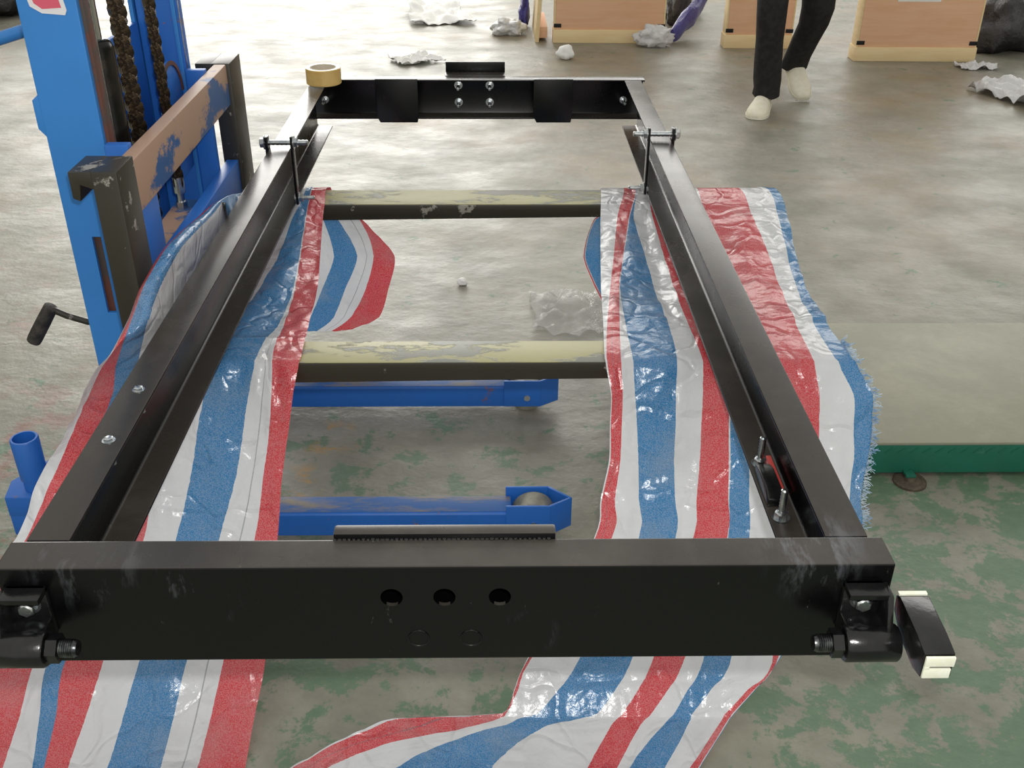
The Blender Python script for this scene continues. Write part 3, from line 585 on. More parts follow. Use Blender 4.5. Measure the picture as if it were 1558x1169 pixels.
RIGHT_TARP = [
  [(-0.455,1.084,0.018), (-0.453,1.084,0.018), (-0.402,1.084,0.018), (-0.275,1.084,0.016), (-0.083,1.084,0.013), (0.099,1.084,0.01), (0.145,1.084,0.01), (0.166,1.084,0.009), (0.226,1.084,0.008), (0.265,1.084,0.008), (0.278,1.084,0.008), (0.279,1.084,0.008), (0.28,1.084,0.008)],
  [(-0.352,1.188,0.017), (-0.35,1.188,0.017), (-0.295,1.188,0.016), (-0.177,1.188,0.015), (-0.014,1.188,0.013), (0.154,1.188,0.011), (0.206,1.188,0.01), (0.226,1.188,0.01), (0.287,1.188,0.009), (0.332,1.188,0.008), (0.345,1.188,0.008), (0.347,1.188,0.008), (0.348,1.188,0.008)],
  [(-0.281,1.235,0.025), (-0.279,1.235,0.025), (-0.192,1.235,0.024), (-0.089,1.235,0.023), (0.032,1.235,0.021), (0.182,1.235,0.019), (0.234,1.235,0.019), (0.263,1.235,0.018), (0.319,1.235,0.018), (0.369,1.235,0.017), (0.382,1.235,0.017), (0.383,1.235,0.017), (0.384,1.235,0.017)],
  [(-0.222,1.266,0.032), (-0.22,1.266,0.032), (-0.026,1.266,0.03), (0.015,1.266,0.029), (0.085,1.266,0.028), (0.202,1.266,0.027), (0.255,1.266,0.026), (0.294,1.266,0.026), (0.337,1.266,0.025), (0.394,1.266,0.025), (0.405,1.266,0.025), (0.407,1.266,0.025), (0.408,1.266,0.025)],
  [(-0.184,1.279,0.035), (-0.181,1.279,0.035), (0.006,1.279,0.033), (0.039,1.279,0.032), (0.144,1.279,0.031), (0.215,1.279,0.03), (0.268,1.279,0.03), (0.307,1.279,0.029), (0.346,1.279,0.029), (0.404,1.279,0.028), (0.416,1.279,0.028), (0.417,1.279,0.028), (0.418,1.279,0.028)],
  [(0.008,1.285,0.038), (0.009,1.285,0.038), (0.015,1.285,0.038), (0.072,1.285,0.037), (0.177,1.285,0.036), (0.223,1.285,0.035), (0.276,1.285,0.035), (0.316,1.285,0.034), (0.35,1.285,0.034), (0.409,1.285,0.033), (0.421,1.285,0.033), (0.423,1.285,0.033), (0.424,1.285,0.033)],
  [(0.03,1.316,0.064), (0.031,1.316,0.064), (0.036,1.316,0.064), (0.11,1.316,0.063), (0.211,1.316,0.062), (0.253,1.316,0.062), (0.308,1.316,0.061), (0.344,1.316,0.061), (0.384,1.316,0.06), (0.453,1.316,0.06), (0.465,1.316,0.06), (0.466,1.316,0.06), (0.467,1.316,0.06)],
  [(0.05,1.35,0.094), (0.052,1.35,0.094), (0.055,1.35,0.094), (0.145,1.35,0.093), (0.239,1.35,0.092), (0.279,1.35,0.092), (0.339,1.35,0.091), (0.371,1.35,0.091), (0.421,1.35,0.09), (0.502,1.35,0.09), (0.509,1.35,0.09), (0.51,1.35,0.09), (0.511,1.35,0.09)],
  [(0.177,1.468,0.289), (0.178,1.468,0.289), (0.208,1.468,0.289), (0.258,1.468,0.289), (0.324,1.468,0.288), (0.358,1.468,0.288), (0.421,1.468,0.288), (0.421,1.468,0.288), (0.46,1.468,0.287), (0.509,1.468,0.287), (0.581,1.468,0.287), (0.639,1.468,0.286), (0.657,1.468,0.286)],
  [(0.188,1.498,0.353), (0.19,1.498,0.353), (0.213,1.498,0.353), (0.258,1.498,0.352), (0.322,1.498,0.352), (0.361,1.498,0.352), (0.421,1.498,0.351), (0.422,1.498,0.351), (0.459,1.498,0.351), (0.505,1.498,0.351), (0.579,1.498,0.35), (0.639,1.498,0.35), (0.659,1.498,0.35)],
  [(0.203,1.529,0.418), (0.205,1.529,0.418), (0.223,1.529,0.418), (0.257,1.529,0.418), (0.319,1.529,0.418), (0.367,1.529,0.417), (0.422,1.529,0.417), (0.424,1.529,0.417), (0.458,1.529,0.417), (0.506,1.529,0.417), (0.581,1.529,0.416), (0.646,1.529,0.416), (0.671,1.529,0.416)],
  [(0.204,1.555,0.479), (0.205,1.555,0.479), (0.225,1.555,0.479), (0.253,1.555,0.479), (0.32,1.555,0.479), (0.369,1.555,0.478), (0.42,1.555,0.478), (0.422,1.555,0.478), (0.456,1.555,0.478), (0.494,1.555,0.478), (0.58,1.555,0.477), (0.643,1.555,0.477), (0.677,1.555,0.477)],
  [(0.205,1.576,0.528), (0.206,1.576,0.528), (0.226,1.576,0.528), (0.249,1.576,0.528), (0.32,1.576,0.528), (0.371,1.576,0.528), (0.419,1.576,0.528), (0.421,1.576,0.528), (0.454,1.576,0.528), (0.484,1.576,0.527), (0.578,1.576,0.527), (0.64,1.576,0.527), (0.675,1.576,0.527)],
  [(0.195,1.617,0.58), (0.198,1.617,0.58), (0.224,1.617,0.58), (0.246,1.617,0.579), (0.324,1.617,0.579), (0.371,1.617,0.579), (0.403,1.617,0.579), (0.405,1.617,0.579), (0.424,1.617,0.579), (0.457,1.617,0.579), (0.57,1.617,0.578), (0.612,1.617,0.578), (0.643,1.617,0.578)],
  [(0.205,1.745,0.574), (0.211,1.745,0.574), (0.236,1.745,0.574), (0.249,1.745,0.574), (0.331,1.745,0.573), (0.371,1.745,0.573), (0.409,1.745,0.573), (0.411,1.745,0.573), (0.43,1.745,0.573), (0.465,1.745,0.573), (0.577,1.745,0.573), (0.612,1.745,0.573), (0.64,1.745,0.573)],
  [(0.222,1.975,0.549), (0.241,1.975,0.549), (0.261,1.975,0.549), (0.262,1.975,0.549), (0.336,1.975,0.549), (0.377,1.975,0.549), (0.426,1.975,0.549), (0.427,1.975,0.549), (0.447,1.975,0.549), (0.482,1.975,0.549), (0.604,1.975,0.549), (0.639,1.975,0.549), (0.658,1.975,0.549)],
  [(0.238,2.165,0.552), (0.268,2.165,0.552), (0.291,2.165,0.551), (0.292,2.165,0.551), (0.338,2.165,0.551), (0.381,2.165,0.551), (0.42,2.165,0.551), (0.422,2.165,0.551), (0.443,2.165,0.551), (0.495,2.165,0.551), (0.619,2.165,0.551), (0.663,2.165,0.551), (0.684,2.165,0.551)],
  [(0.253,2.343,0.57), (0.293,2.343,0.57), (0.322,2.343,0.57), (0.324,2.343,0.57), (0.332,2.343,0.57), (0.379,2.343,0.57), (0.41,2.343,0.57), (0.411,2.343,0.57), (0.438,2.343,0.57), (0.502,2.343,0.57), (0.619,2.343,0.57), (0.685,2.343,0.57), (0.709,2.343,0.57)],
  [(0.27,2.53,0.575), (0.328,2.53,0.575), (0.358,2.53,0.575), (0.36,2.53,0.575), (0.362,2.53,0.575), (0.384,2.53,0.575), (0.402,2.53,0.575), (0.404,2.53,0.575), (0.433,2.53,0.575), (0.518,2.53,0.575), (0.623,2.53,0.575), (0.695,2.53,0.575), (0.719,2.53,0.575)],
  [(0.261,2.585,0.468), (0.262,2.585,0.468), (0.266,2.585,0.468), (0.267,2.585,0.468), (0.322,2.585,0.468), (0.352,2.585,0.468), (0.379,2.585,0.468), (0.405,2.585,0.468), (0.432,2.585,0.468), (0.467,2.585,0.468), (0.52,2.585,0.468), (0.573,2.585,0.468), (0.608,2.585,0.468)],
  [(0.24,2.62,0.349), (0.241,2.62,0.349), (0.245,2.62,0.349), (0.246,2.62,0.349), (0.322,2.62,0.349), (0.355,2.62,0.349), (0.382,2.62,0.349), (0.409,2.62,0.349), (0.437,2.62,0.349), (0.473,2.62,0.349), (0.528,2.62,0.348), (0.582,2.62,0.348), (0.61,2.62,0.348)],
  [(0.281,2.64,0.24), (0.282,2.64,0.24), (0.287,2.64,0.24), (0.288,2.64,0.24), (0.341,2.64,0.24), (0.363,2.64,0.24), (0.391,2.64,0.24), (0.419,2.64,0.239), (0.447,2.64,0.239), (0.485,2.64,0.239), (0.531,2.64,0.239), (0.578,2.64,0.239), (0.606,2.64,0.239)],
  [(0.313,2.66,0.168), (0.314,2.66,0.168), (0.319,2.66,0.168), (0.319,2.66,0.168), (0.355,2.66,0.168), (0.374,2.66,0.168), (0.398,2.66,0.168), (0.427,2.66,0.168), (0.455,2.66,0.168), (0.488,2.66,0.167), (0.532,2.66,0.167), (0.579,2.66,0.167), (0.608,2.66,0.167)],
]

def catmull(p0, p1, p2, p3, t):
    return .5*((2*p1) + (p2-p0)*t + (2*p0-5*p1+4*p2-p3)*t*t + (3*p1-p0-3*p2+p3)*t**3)
def tarp(name, data, mat, label, seed, loc):
    st_ = [[Vector(p) for p in row] for row in data]
    nr, nk = len(st_), len(st_[0])
    rows = []
    vv = 0
    for i in range(nr-1):
        seg = max(3, int((st_[i+1][3]-st_[i][3]).length/.010))
        for j in range(seg + (1 if i == nr-2 else 0)):
            t = j/seg; r = []
            for k in range(nk):
                a, b, c, d = st_[max(i-1, 0)][k], st_[i][k], st_[i+1][k], st_[min(i+2, nr-1)][k]
                q = catmull(a, b, c, d, t)
                q = q.lerp(b.lerp(c, t), .35)
                r.append(q)
            rows.append(r)
    # densify across the stripes
    sub = 6
    G = []
    for r in rows:
        g = []
        for k in range(nk-1):
            for s in range(sub):
                t = s/sub
                a, b, c, d = r[max(k-1, 0)], r[k], r[k+1], r[min(k+2, nk-1)]
                q = catmull(a, b, c, d, t); g.append((q.lerp(b.lerp(c, t), .6), k+t))
        g.append((r[-1], nk-1.0)); G.append(g)
    nR, nC = len(G), len(G[0])
    dist = [0.]
    for i in range(1, nR): dist.append(dist[-1] + (G[i][nC//3][0]-G[i-1][nC//3][0]).length)
    P = [[q[0].copy() for q in g] for g in G]
    out = [[None]*nC for _ in range(nR)]
    for i in range(nR):
        for j in range(nC):
            a = P[min(i+1, nR-1)][j]-P[max(i-1, 0)][j]; b = P[i][min(j+1, nC-1)]-P[i][max(j-1, 0)]
            n = a.cross(b)
            n = n.normalized() if n.length > 1e-9 else Vector((0, 0, 1))
            q = P[i][j]; x, s = q.x, q.y*.8-q.z
            # long folds running down the hang, smaller crumples across
            w1 = noise.noise(Vector((x*16+seed, s*3.0, seed))) * .010
            w2 = (abs(noise.noise(Vector((x*34+seed, s*15, seed*2)))) - .25) * .010
            w3 = noise.noise(Vector((x*9, s*20+seed, 3.3))) * .004
            amp = 1.0
            under = (q.z > .555 and ((RL-.01 < x < RL+.06) or (RR-.06 < x < RR+.01)) )
            if q.z > .585 and x < -.5: amp = .10
            elif under: amp = .08
            elif q.z > .57: amp = .30
            elif q.z < .05: amp = .8
            h = (w1+w2+w3)*amp
            if n.z < 0: n = -n
            q = q + n*h
            if q.z < .004: q.z = .004
            if amp < .5 and 1.60 < q.y < 1.715 and x > -.6: q.z = max(q.z, .5775)
            if amp < .5 and 2.40 < q.y < 2.54: q.z = max(q.z, .5775)
            if under: q.z = min(q.z, .5905)
            out[i][j] = q
    base = Vector(loc)
    vs = [out[i][j]-base for i in range(nR) for j in range(nC)]
    fs = [(i*nC+j, i*nC+j+1, (i+1)*nC+j+1, (i+1)*nC+j) for i in range(nR-1) for j in range(nC-1)]
    me = bpy.data.meshes.new(name); me.from_pydata(vs, [], fs)
    uv = me.uv_layers.new(name='UVMap')
    for li, l in enumerate(me.loops):
        i, j = divmod(l.vertex_index, nC); uv.data[li].uv = (G[i][j][1], dist[i]/.048)
    me.polygons.foreach_set('use_smooth', [True]*len(fs))
    me.materials.append(M[mat])
    o = bpy.data.objects.new(name, me); COL.objects.link(o); o.location = loc; LOC[o.name] = base
    tag(o, label, 'tarp', 'striped tarpaulins under the frame')
    return o, out
tl, gl = tarp('striped_tarp', LEFT_TARP, 'tarp_l', 'red, white and blue striped woven tarp under the left rail, beside the blue mast', 3.1, (-.6, 1.3, 0))
tr, gr = tarp('striped_tarp', RIGHT_TARP, 'tarp_r', 'red, white and blue striped woven tarp under the right rail, with a frayed edge', 8.7, (.35, 1.3, 0))
# frayed threads along the right tarp's outer edge
vs, fs = [], []
rnd = random.Random(5)
for i, g in enumerate(gr):
    p = g[-1]
    if not (1.40 < p.y < 1.68 and p.z > .15): continue
    for k in range(9):
        a = p + Vector((0, rnd.uniform(-.006, .006), rnd.uniform(-.004, .004)))
        L = rnd.uniform(.004, .018); d = Vector((1, rnd.uniform(-.7, .7), rnd.uniform(-.5, .6))).normalized()
        b = a + d*L*.5 + Vector((0, 0, rnd.uniform(-.003, .003))); c = a + d*L + Vector((0, 0, rnd.uniform(-.008, .004)))
        e = Vector((0, .00055, .00055)); k0 = len(vs)
        for q in (a, b, c): vs += [q-e, q+e, q+Vector((0, -.0006, .0006))]
        for s in (0, 3):
            for t in range(3): fs.append((k0+s+t, k0+s+(t+1) % 3, k0+s+3+(t+1) % 3, k0+s+3+t))
m = MB(); m.v = vs; m.f = fs
tag(m.build('frayed_threads', 'thread_fray', tr), kind='stuff')

# ---------------------------------------------------------------- tape roll on the frame
tp = thing('packing_tape_roll', (-.492, 2.985, .7305), 'amber packing tape roll lying on the far left corner of the frame', 'tape')
MB().lathe((-.492, 2.985, .7305), (0, 0, 1), [(0, .038), (0, .048), (.002, .050), (.043, .050), (.045, .048), (.045, .038), (.022, .0378)], 48).build('tape', 'tape', tp)
m = MB(); n = 40
rg = lambda r, z: [(-.492+r*math.cos(2*math.pi*i/n), 2.985+r*math.sin(2*math.pi*i/n), .7305+z) for i in range(n)]
m.rings([rg(.0375, 0), rg(.0375, .0455), rg(.0345, .0455), rg(.0345, 0), rg(.0375, 0)], cap=False)
m.build('cardboard_core', 'card', tp)

# ---------------------------------------------------------------- floor scale at the right
sc = thing('floor_scale', (1.75, 2.38, 0), 'low green steel platform with a dusty top on the floor at the right', 'platform')
bx('top_plate', 'scale_top', sc, (.80, 2.70, 2.058, 2.70, .092, .100), .003)
side = bx('front_skirt', 'scale_side', sc, (.80, 2.70, 2.058, 2.066, .012, .0925), .001)
bx('rear_skirt', 'scale_side', sc, (.80, 2.70, 2.692, 2.70, .012, .0925), .001)
bx('side_skirt', 'scale_side', sc, (.80, .808, 2.066, 2.692, .012, .0925), .001)
bx('side_skirt', 'scale_side', sc, (2.692, 2.70, 2.066, 2.692, .012, .0925), .001)
dm = None
for i in range(60):
    x = .83 + i*.031
    if x > 2.66: break
    if dm is None:
        pts = [(-.010, -.0075), (-.006, -.0075), (.010, .006), (.010, .0075), (.006, .0075), (-.010, -.006)]
        dm = MB().prism(pts, lambda p, q: (p[0], q, p[1]), -.0012, .0).build('tread_bar', 'scale_side', loc=(0, 0, 0)); o = dm
    else:
        o = bpy.data.objects.new('tread_bar', dm.data); COL.objects.link(o)
    o.parent = side; o.location = Vector((x, 2.0578, .078)) - LOC[side.name]
M['foot'] = pm('dark_cast_foot', srgb(66, 56, 46), srgb(88, 78, 64), 60, rough=.6)
for x in (1.011, 2.45):
    MB().lathe((x, 2.034, .0), (0, 0, 1), [(0, .040), (.006, .040), (.009, .036), (.009, .014), (.016, .012), (.016, .003)], 24).build('foot_pad', 'foot', sc)
    bx('foot_tab', 'scale_side', sc, (x-.012, x+.012, 2.03, 2.06, .014, .022), .001)
for x in (1.011, 2.45):
    MB().lathe((x, 2.66, .0), (0, 0, 1), [(0, .040), (.006, .040), (.009, .036), (.013, .010)], 20).build('foot_pad', 'foot', sc)

# ---------------------------------------------------------------- crates
def crate(x0, x1, y, depth, h, rot, label, sticker=None):
    cx = (x0+x1)/2; w = (x1-x0)
    t = thing('wooden_crate', (cx, y, 0), label, 'crate', 'wooden crates along the back')
    L = lambda a, b, c_, d, e, f: (cx+a, cx+b, y+c_, y+d, e, f)
    hw = w/2
    bx('skid', 'pine', t, L(-hw-.006, hw+.006, -.004, depth, 0, .085), .004)
    bx('front_panel', 'ply', t, L(-hw+.012, hw-.012, .004, .016, .0855, h), .002)
    bx('rear_panel', 'ply', t, L(-hw+.012, hw-.012, depth-.02, depth-.008, .0855, h), .002)
    bx('side_panel', 'pine', t, L(-hw, -hw+.0115, .004, depth-.008, .0855, h), .002)
    bx('side_panel', 'pine', t, L(hw-.0115, hw, .004, depth-.008, .0855, h), .002)
    bx('lid', 'ply', t, L(-hw-.004, hw+.004, 0, depth, h+.0005, h+.013), .002)
    for s in (-1, 1):
        a, b = sorted((s*(hw+.001), s*(hw-.048)))
        bx('corner_clip', 'clip', t, L(a, b, .000, .0038, .098, .122), .001)
        bx('corner_clip', 'clip', t, L(a, b, .000, .0038, h-.06, h-.036), .001)
    if sticker:
        bx('paper_label', 'paper', t, L(sticker[0]-cx, sticker[1]-cx, .0025, .0039, .353, .50), .0005)
    t.rotation_euler.z = rot
    return t
crate(.385, 1.115, 7.00, .12, .86, -.02, 'plywood crate farthest left, purple plastic at its right corner')
crate(1.49, 1.925, 6.85, .12, .80, -.02, 'narrow plywood crate partly behind the walking person')
crate(2.232, 2.975, 6.49, .12, .84, -.02, 'plywood crate farthest right, beside black bags', (2.44, 2.70))
# loose board leaning by the left crate
lb = thing('loose_board', (.285, 7.35, 0), 'thin plywood board standing on edge left of the leftmost crate', 'board')
MB().prism([(.262, 0), (.288, 0), (.345, .86), (.319, .86)], lambda p, q: (p[0], q, p[1]), 7.02, 7.62).build('panel', 'pine', lb, .002)
MB().prism([(.2895, .02), (.345, .02), (.345, .09), (.2945, .09)], lambda p, q: (p[0], q, p[1]), 7.06, 7.58).build('batten', 'ply', lb, .002)

# ---------------------------------------------------------------- crumpled things
def crumple(name, c, size, seed, mat, label, cat, group=None, amp=.25, sub=4, rotz=0, freq=1.6):
    bm = bmesh.new(); bmesh.ops.create_icosphere(bm, subdivisions=sub, radius=1)
    for v in bm.verts:
        p = v.co.copy()
        d = 1 + amp*noise.noise(p*freq+Vector((seed, 0, 0))) + amp*.8*(abs(noise.noise(p*freq*2.3+Vector((0, seed, 0))))-.3) + amp*.35*(abs(noise.noise(p*freq*6+Vector((0, 0, seed))))-.2)
        p = p*d
        v.co = Vector((p.x*size[0], p.y*size[1], max(p.z, -.75)*size[2] + .75*size[2]))
    bmesh.ops.rotate(bm, verts=bm.verts, cent=(0, 0, 0), matrix=Matrix.Rotation(rotz, 3, 'Z'))
    me = bpy.data.meshes.new(name); bm.to_mesh(me); bm.free()
    me.polygons.foreach_set('use_smooth', [True]*len(me.polygons)); me.materials.append(M[mat])
    o = bpy.data.objects.new(name, me); COL.objects.link(o); o.location = (c[0], c[1], c[2] if len(c) > 2 else .001)
    LOC[o.name] = Vector(o.location)
    return tag(o, label, cat, group)
def sheet(name, c, sx, sy, hz, seed, mat, label, cat, group=None, rotz=0, n=36, lift=None, thick=.0012):
    vs = []; fs = []
    for i in range(n+1):
        for j in range(n+1):
            u, v = i/n-.5, j/n-.5
            z = hz*(abs(noise.noise(Vector((u*4+seed, v*4, seed))))*1.1 + .35*abs(noise.noise(Vector((u*11, v*11+seed, 1)))))
            e = 1 + .22*noise.noise(Vector((u*3, v*3, seed*3)))
            if lift: z += lift(u, v)
            p = Matrix.Rotation(rotz, 3, 'Z') @ Vector((u*sx*e, v*sy*e, 0)); vs.append((p.x, p.y, max(z, .0005)))
    for i in range(n):
        for j in range(n): fs.append((i*(n+1)+j, (i+1)*(n+1)+j, (i+1)*(n+1)+j+1, i*(n+1)+j+1))
    me = bpy.data.meshes.new(name); me.from_pydata(vs, [], fs); me.polygons.foreach_set('use_smooth', [True]*len(fs))
    me.materials.append(M[mat]); o = bpy.data.objects.new(name, me); COL.objects.link(o); o.location = (c[0], c[1], .0015)
    md = o.modifiers.new('s', 'SOLIDIFY'); md.thickness = thick; md.offset = 1
    LOC[o.name] = Vector(o.location)
    return tag(o, label, cat, group)
sheet('plastic_film', (.255, 2.965), .28, .30, .05, 2.2, 'film', 'clear crinkled plastic film on the floor between the forks, beside the right tarp', 'plastic film')
sheet('white_paper_sheet', (-.44, 7.95), .42, .75, .05, 4.4, 'paper', 'large folded white paper sheet on the far floor', 'paper', rotz=.2, lift=lambda u, v: .22*max(0, -u-.05)*max(0, v+.5))
sheet('paper_scrap', (-.50, 6.48), .26, .22, .05, 5.6, 'paper', 'torn white paper scrap on the floor behind the tape roll', 'paper', 'scraps on the far floor', rotz=.6)
crumple('paper_wad', (.435, 6.55), (.055, .055, .05), 2.5, 'paper', 'small beige crumpled wad on the floor in front of the leftmost crate', 'paper', 'scraps on the far floor', sub=3)
crumple('paper_wad', (-.115, 3.19), (.018, .016, .014), 6.5, 'paper', 'tiny pale wad on the floor between the two forks', 'paper', sub=3)
sheet('plastic_sheet', (2.98, 5.66), .52, .52, .10, 9.1, 'film_w', 'milky plastic sheet on the floor at the right edge', 'plastic sheet', rotz=.3)
sheet('plastic_scrap', (2.92, 6.33), .22, .14, .04, 3.3, 'film_w', 'small white plastic scrap in front of the rightmost crate', 'plastic scrap')
crumple('clear_plastic_bag', (1.03, 6.90), (.11, .06, .075), 7.7, 'film_w', 'milky crumpled plastic bag against the right corner of the leftmost crate', 'plastic bag', amp=.5)
crumple('blue_white_bag', (.09, 7.28), (.11, .10, .06), 1.7, 'film_w', 'white crumpled plastic bag left of the loose board', 'plastic bag', amp=.5)
crumple('blue_plastic_bag', (.205, 7.56), (.035, .09, .13), 5.1, 'purple', 'small blue plastic bag against the loose board', 'plastic bag', amp=.4)
m = MB()
pts = [Vector((1.165+.30*t, 6.99+.42*t, .03+.20*t)) for t in [i/14 for i in range(15)]]
rs = []
for i, p in enumerate(pts):
    r = .055*(.45+.9*math.sin(math.pi*min(1, .12+i/17)))
    ring = []
    for k in range(22):
        a = 2*math.pi*k/22; rr = r*(1+.35*noise.noise(Vector((math.cos(a)*1.5, math.sin(a)*1.5, i*.35))))
        ring.append(p + Vector((-.55, .4, .1)).normalized()*rr*.55*math.cos(a) + Vector((0, -.3, 1)).normalized()*rr*math.sin(a))
    rs.append(ring)
m.rings(rs)
zmin = min(q.z for q in m.v)
for q in m.v: q.z -= zmin - .001
tag(m.build('purple_plastic_roll', 'purple'), 'purple-blue folded plastic lying between the two left crates', 'plastic')
crumple('black_bag', (1.30, 7.62), (.085, .10, .17), 8.8, 'bag', 'dark plastic bag in the shadow between the two left crates', 'plastic bag', amp=.35)
crumple('grey_plastic_bag', (1.33, 8.05), (.22, .16, .26), 6.1, 'film_w', 'milky grey plastic bag behind the purple plastic', 'plastic bag', amp=.4)
crumple('black_bin_bag', (3.28, 6.88), (.27, .26, .21), 1.2, 'bag', 'black bin bag lying right of the rightmost crate', 'plastic bag', amp=.35)
crumple('white_plastic_bag', (3.50, 7.60), (.30, .20, .34), 9.9, 'film_w', 'crumpled white plastic bag behind the black bin bag', 'plastic bag', amp=.45)
crumple('dark_bundle', (-3.75, 8.05), (.42, .34, .30), 4.9, 'bag', 'black crumpled bag in the far left corner beyond the mast', 'plastic bag', amp=.5)

# ---------------------------------------------------------------- walking person
def skin_obj(name, joints, edges, mat, parent=None, root=0, sub=2):
    base = LOC[parent.name] if parent else Vector(joints[root][0])
    me = bpy.data.meshes.new(name); me.from_pydata([Vector(j[0])-base for j in joints], edges, [])
    o = bpy.data.objects.new(name, me); COL.objects.link(o)
    o.modifiers.new('skin', 'SKIN').use_smooth_shade = True
    sd = o.modifiers.new('sub', 'SUBSURF'); sd.levels = sub; sd.render_levels = sub
    for i, j in enumerate(joints):
        r = j[1] if hasattr(j[1], '__len__') else (j[1], j[1])
        d = me.skin_vertices[0].data[i]; d.radius = r; d.use_root = (i == root)
    apply_mods(o)
    o.data.materials.clear(); o.data.materials.append(M[mat])
    o.data.polygons.foreach_set('use_smooth', [True]*len(o.data.polygons))
    LOC[o.name] = base
    if parent: o.parent = parent
    else: o.location = base
    return o
# right leg (left in the picture) planted in front, left leg trailing with lifted heel
H = Vector((1.52, 5.50, .92))
A1 = [(1.415, 5.47, .86), (1.392, 5.36, .50), (1.424, 5.40, .09)]
A2 = [(1.625, 5.53, .86), (1.660, 5.50, .48), (1.645, 5.72, .155)]
pj = [(H, .105), ((1.52, 5.50, 1.08), .10), ((1.52, 5.49, 1.25), .115), ((1.52, 5.49, 1.40), .10), ((1.52, 5.48, 1.48), .05), ((1.52, 5.46, 1.56), .07), ((1.52, 5.45, 1.66), .085), ((1.52, 5.46, 1.73), .06),
      (A1[0], .075), (A1[1], .05), (A1[2], .035), (A2[0], .075), (A2[1], .05), (A2[2], .035)]
pe = [(0, 1), (1, 2), (2, 3), (3, 4), (4, 5), (5, 6), (6, 7), (0, 8), (8, 9), (9, 10), (0, 11), (11, 12), (12, 13)]
for s in (-1, 1):
    k = len(pj); sx = 1.52+s*.17
    pj += [((sx, 5.50, 1.40), .052), ((sx+s*.07, 5.53+s*.03, 1.14), .042), ((sx+s*.08, 5.44-s*.06, .90), .030), ((sx+s*.08, 5.42-s*.06, .82), (.018, .034))]
    pe += [(3, k), (k, k+1), (k+1, k+2), (k+2, k+3)]
    hb_ = Vector((sx+s*.08, 5.42-s*.06, .80))
    for q, (dy, ln) in enumerate(((-.030, .070), (-.011, .080), (.010, .076), (.029, .060))):
        j = len(pj); p = hb_ + Vector((0, dy, 0))
        pj += [(p, .009), (p+Vector((-s*.006, 0, -ln*.5)), .0085), (p+Vector((-s*.022, -.004, -ln)), .007)]
        pe += [(k+3, j), (j, j+1), (j+1, j+2)]
    j = len(pj); p = hb_ + Vector((-s*.012, -.045, .015))
    pj += [(p, .010), (p+Vector((-s*.012, -.012, -.035)), .008)]; pe += [(k+3, j), (j, j+1)]
person = skin_obj('person', pj, pe, 'skin')
# put the origin at the planted foot
d = Vector((1.52, 5.45, 0)) - person.location
for v in person.data.vertices: v.co -= d
person.location += d; LOC[person.name] = Vector((1.52, 5.45, 0))
tag(person, 'walking person in loose black trousers and cream shoes, in front of the crates', 'person')
def leg_rings(top, pts):
    rs = []
    for (x, y, z, rx, ry) in pts:
        rs.append([(x+rx*math.cos(2*math.pi*i/24)*(1+.05*noise.noise(Vector((i*.6, z*9, x)))), y+ry*math.sin(2*math.pi*i/24), z+.01*noise.noise(Vector((i*.5, z*7, 2)))) for i in range(24)])
    return rs
m = MB()
m.rings(leg_rings(0, [(1.424, 5.42, .066, .066, .076), (1.424, 5.415, .072, .070, .080), (1.424, 5.41, .11, .066, .076), (1.418, 5.405, .16, .070, .080), (1.408, 5.395, .24, .070, .080), (1.398, 5.38, .36, .068, .078), (1.388, 5.365, .48, .074, .082), (1.390, 5.38, .58, .078, .086), (1.405, 5.43, .72, .088, .094), (1.43, 5.475, .86, .100, .105), (1.46, 5.49, .93, .110, .110)]))
m.rings(leg_rings(0, [(1.648, 5.765, .128, .066, .070), (1.648, 5.757, .136, .070, .076), (1.650, 5.72, .20, .070, .078), (1.660, 5.65, .30, .072, .080), (1.668, 5.57, .40, .076, .082), (1.664, 5.52, .49, .084, .088), (1.655, 5.51, .60, .088, .092), (1.640, 5.52, .72, .094, .096), (1.61, 5.51, .86, .104, .106), (1.58, 5.50, .93, .110, .110)]))
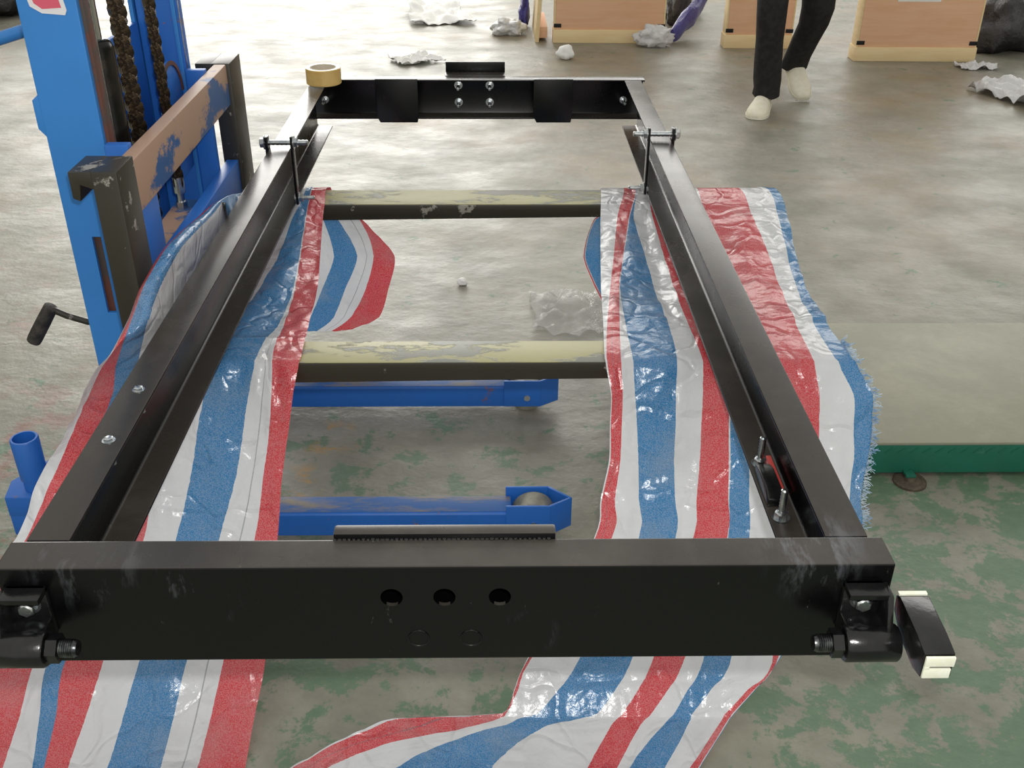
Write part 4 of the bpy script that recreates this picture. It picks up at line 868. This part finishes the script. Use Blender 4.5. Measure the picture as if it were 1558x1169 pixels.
m.rings([[(1.52+rx*math.cos(2*math.pi*i/28), 5.50+ry*math.sin(2*math.pi*i/28), z) for i in range(28)] for z, rx, ry in ((.84, .165, .105), (.92, .185, .125), (1.0, .172, .12), (1.06, .160, .112))])
m.build('trousers', 'trouser', person)
m = MB().rings([[(1.52+rx*math.cos(2*math.pi*i/28), 5.495+ry*math.sin(2*math.pi*i/28), z) for i in range(28)] for z, rx, ry in ((.98, .18, .125), (1.1, .175, .125), (1.25, .19, .130), (1.36, .20, .125), (1.43, .17, .10), (1.47, .085, .075))])
for s in (-1, 1):
    sx = 1.52+s*.17
    m.rings([[(x+r*math.cos(2*math.pi*i/18), y+r*math.sin(2*math.pi*i/18), z) for i in range(18)] for x, y, z, r in ((sx-s*.02, 5.50, 1.43, .066), (sx+s*.02, 5.51, 1.34, .072), (sx+s*.06, 5.53+s*.02, 1.20, .066), (sx+s*.07, 5.53+s*.03, 1.12, .060))])
m.build('shirt', 'shirt', person)
MB().rings([[(1.52+r*math.cos(2*math.pi*i/24), 5.47+r*1.1*math.sin(2*math.pi*i/24), z) for i in range(24)] for z, r in ((1.64, .094), (1.70, .096), (1.75, .08), (1.785, .04))]).build('hair', 'hair', person)
def shoe(p, yaw, pitch, mirror):
    """toe points to -Y; p = heel on the ground"""
    R3 = Matrix.Rotation(yaw, 3, 'Z') @ Matrix.Rotation(pitch, 3, 'X')
    prof = [(.02, .034, .075), (.0, .041, .088), (-.05, .045, .092), (-.10, .048, .080), (-.15, .055, .065), (-.20, .057, .055), (-.24, .050, .047), (-.264, .034, .034), (-.272, .014, .020)]
    up, so = [], []
    for y, w_, h in prof:
        ring = []
        for i in range(20):
            a = math.pi*i/19
            ring.append(Vector(p) + R3 @ Vector((w_*math.cos(a), y, .014 + (h-.014)*math.sin(a)**.8)))
        up.append(ring)
        so.append([Vector(p) + R3 @ Vector(q) for q in ((-w_-.003, y, .0), (w_+.003, y, .0), (w_+.003, y, .0155), (-w_-.003, y, .0155))])
    o = MB().rings(up).build('shoe', 'shoe', person)
    MB().rings(so).build('sole', 'sole', o)
shoe((1.424, 5.44, .002), -.38, 0, 1)
shoe((1.652, 5.795, .125), .05, .46, -1)
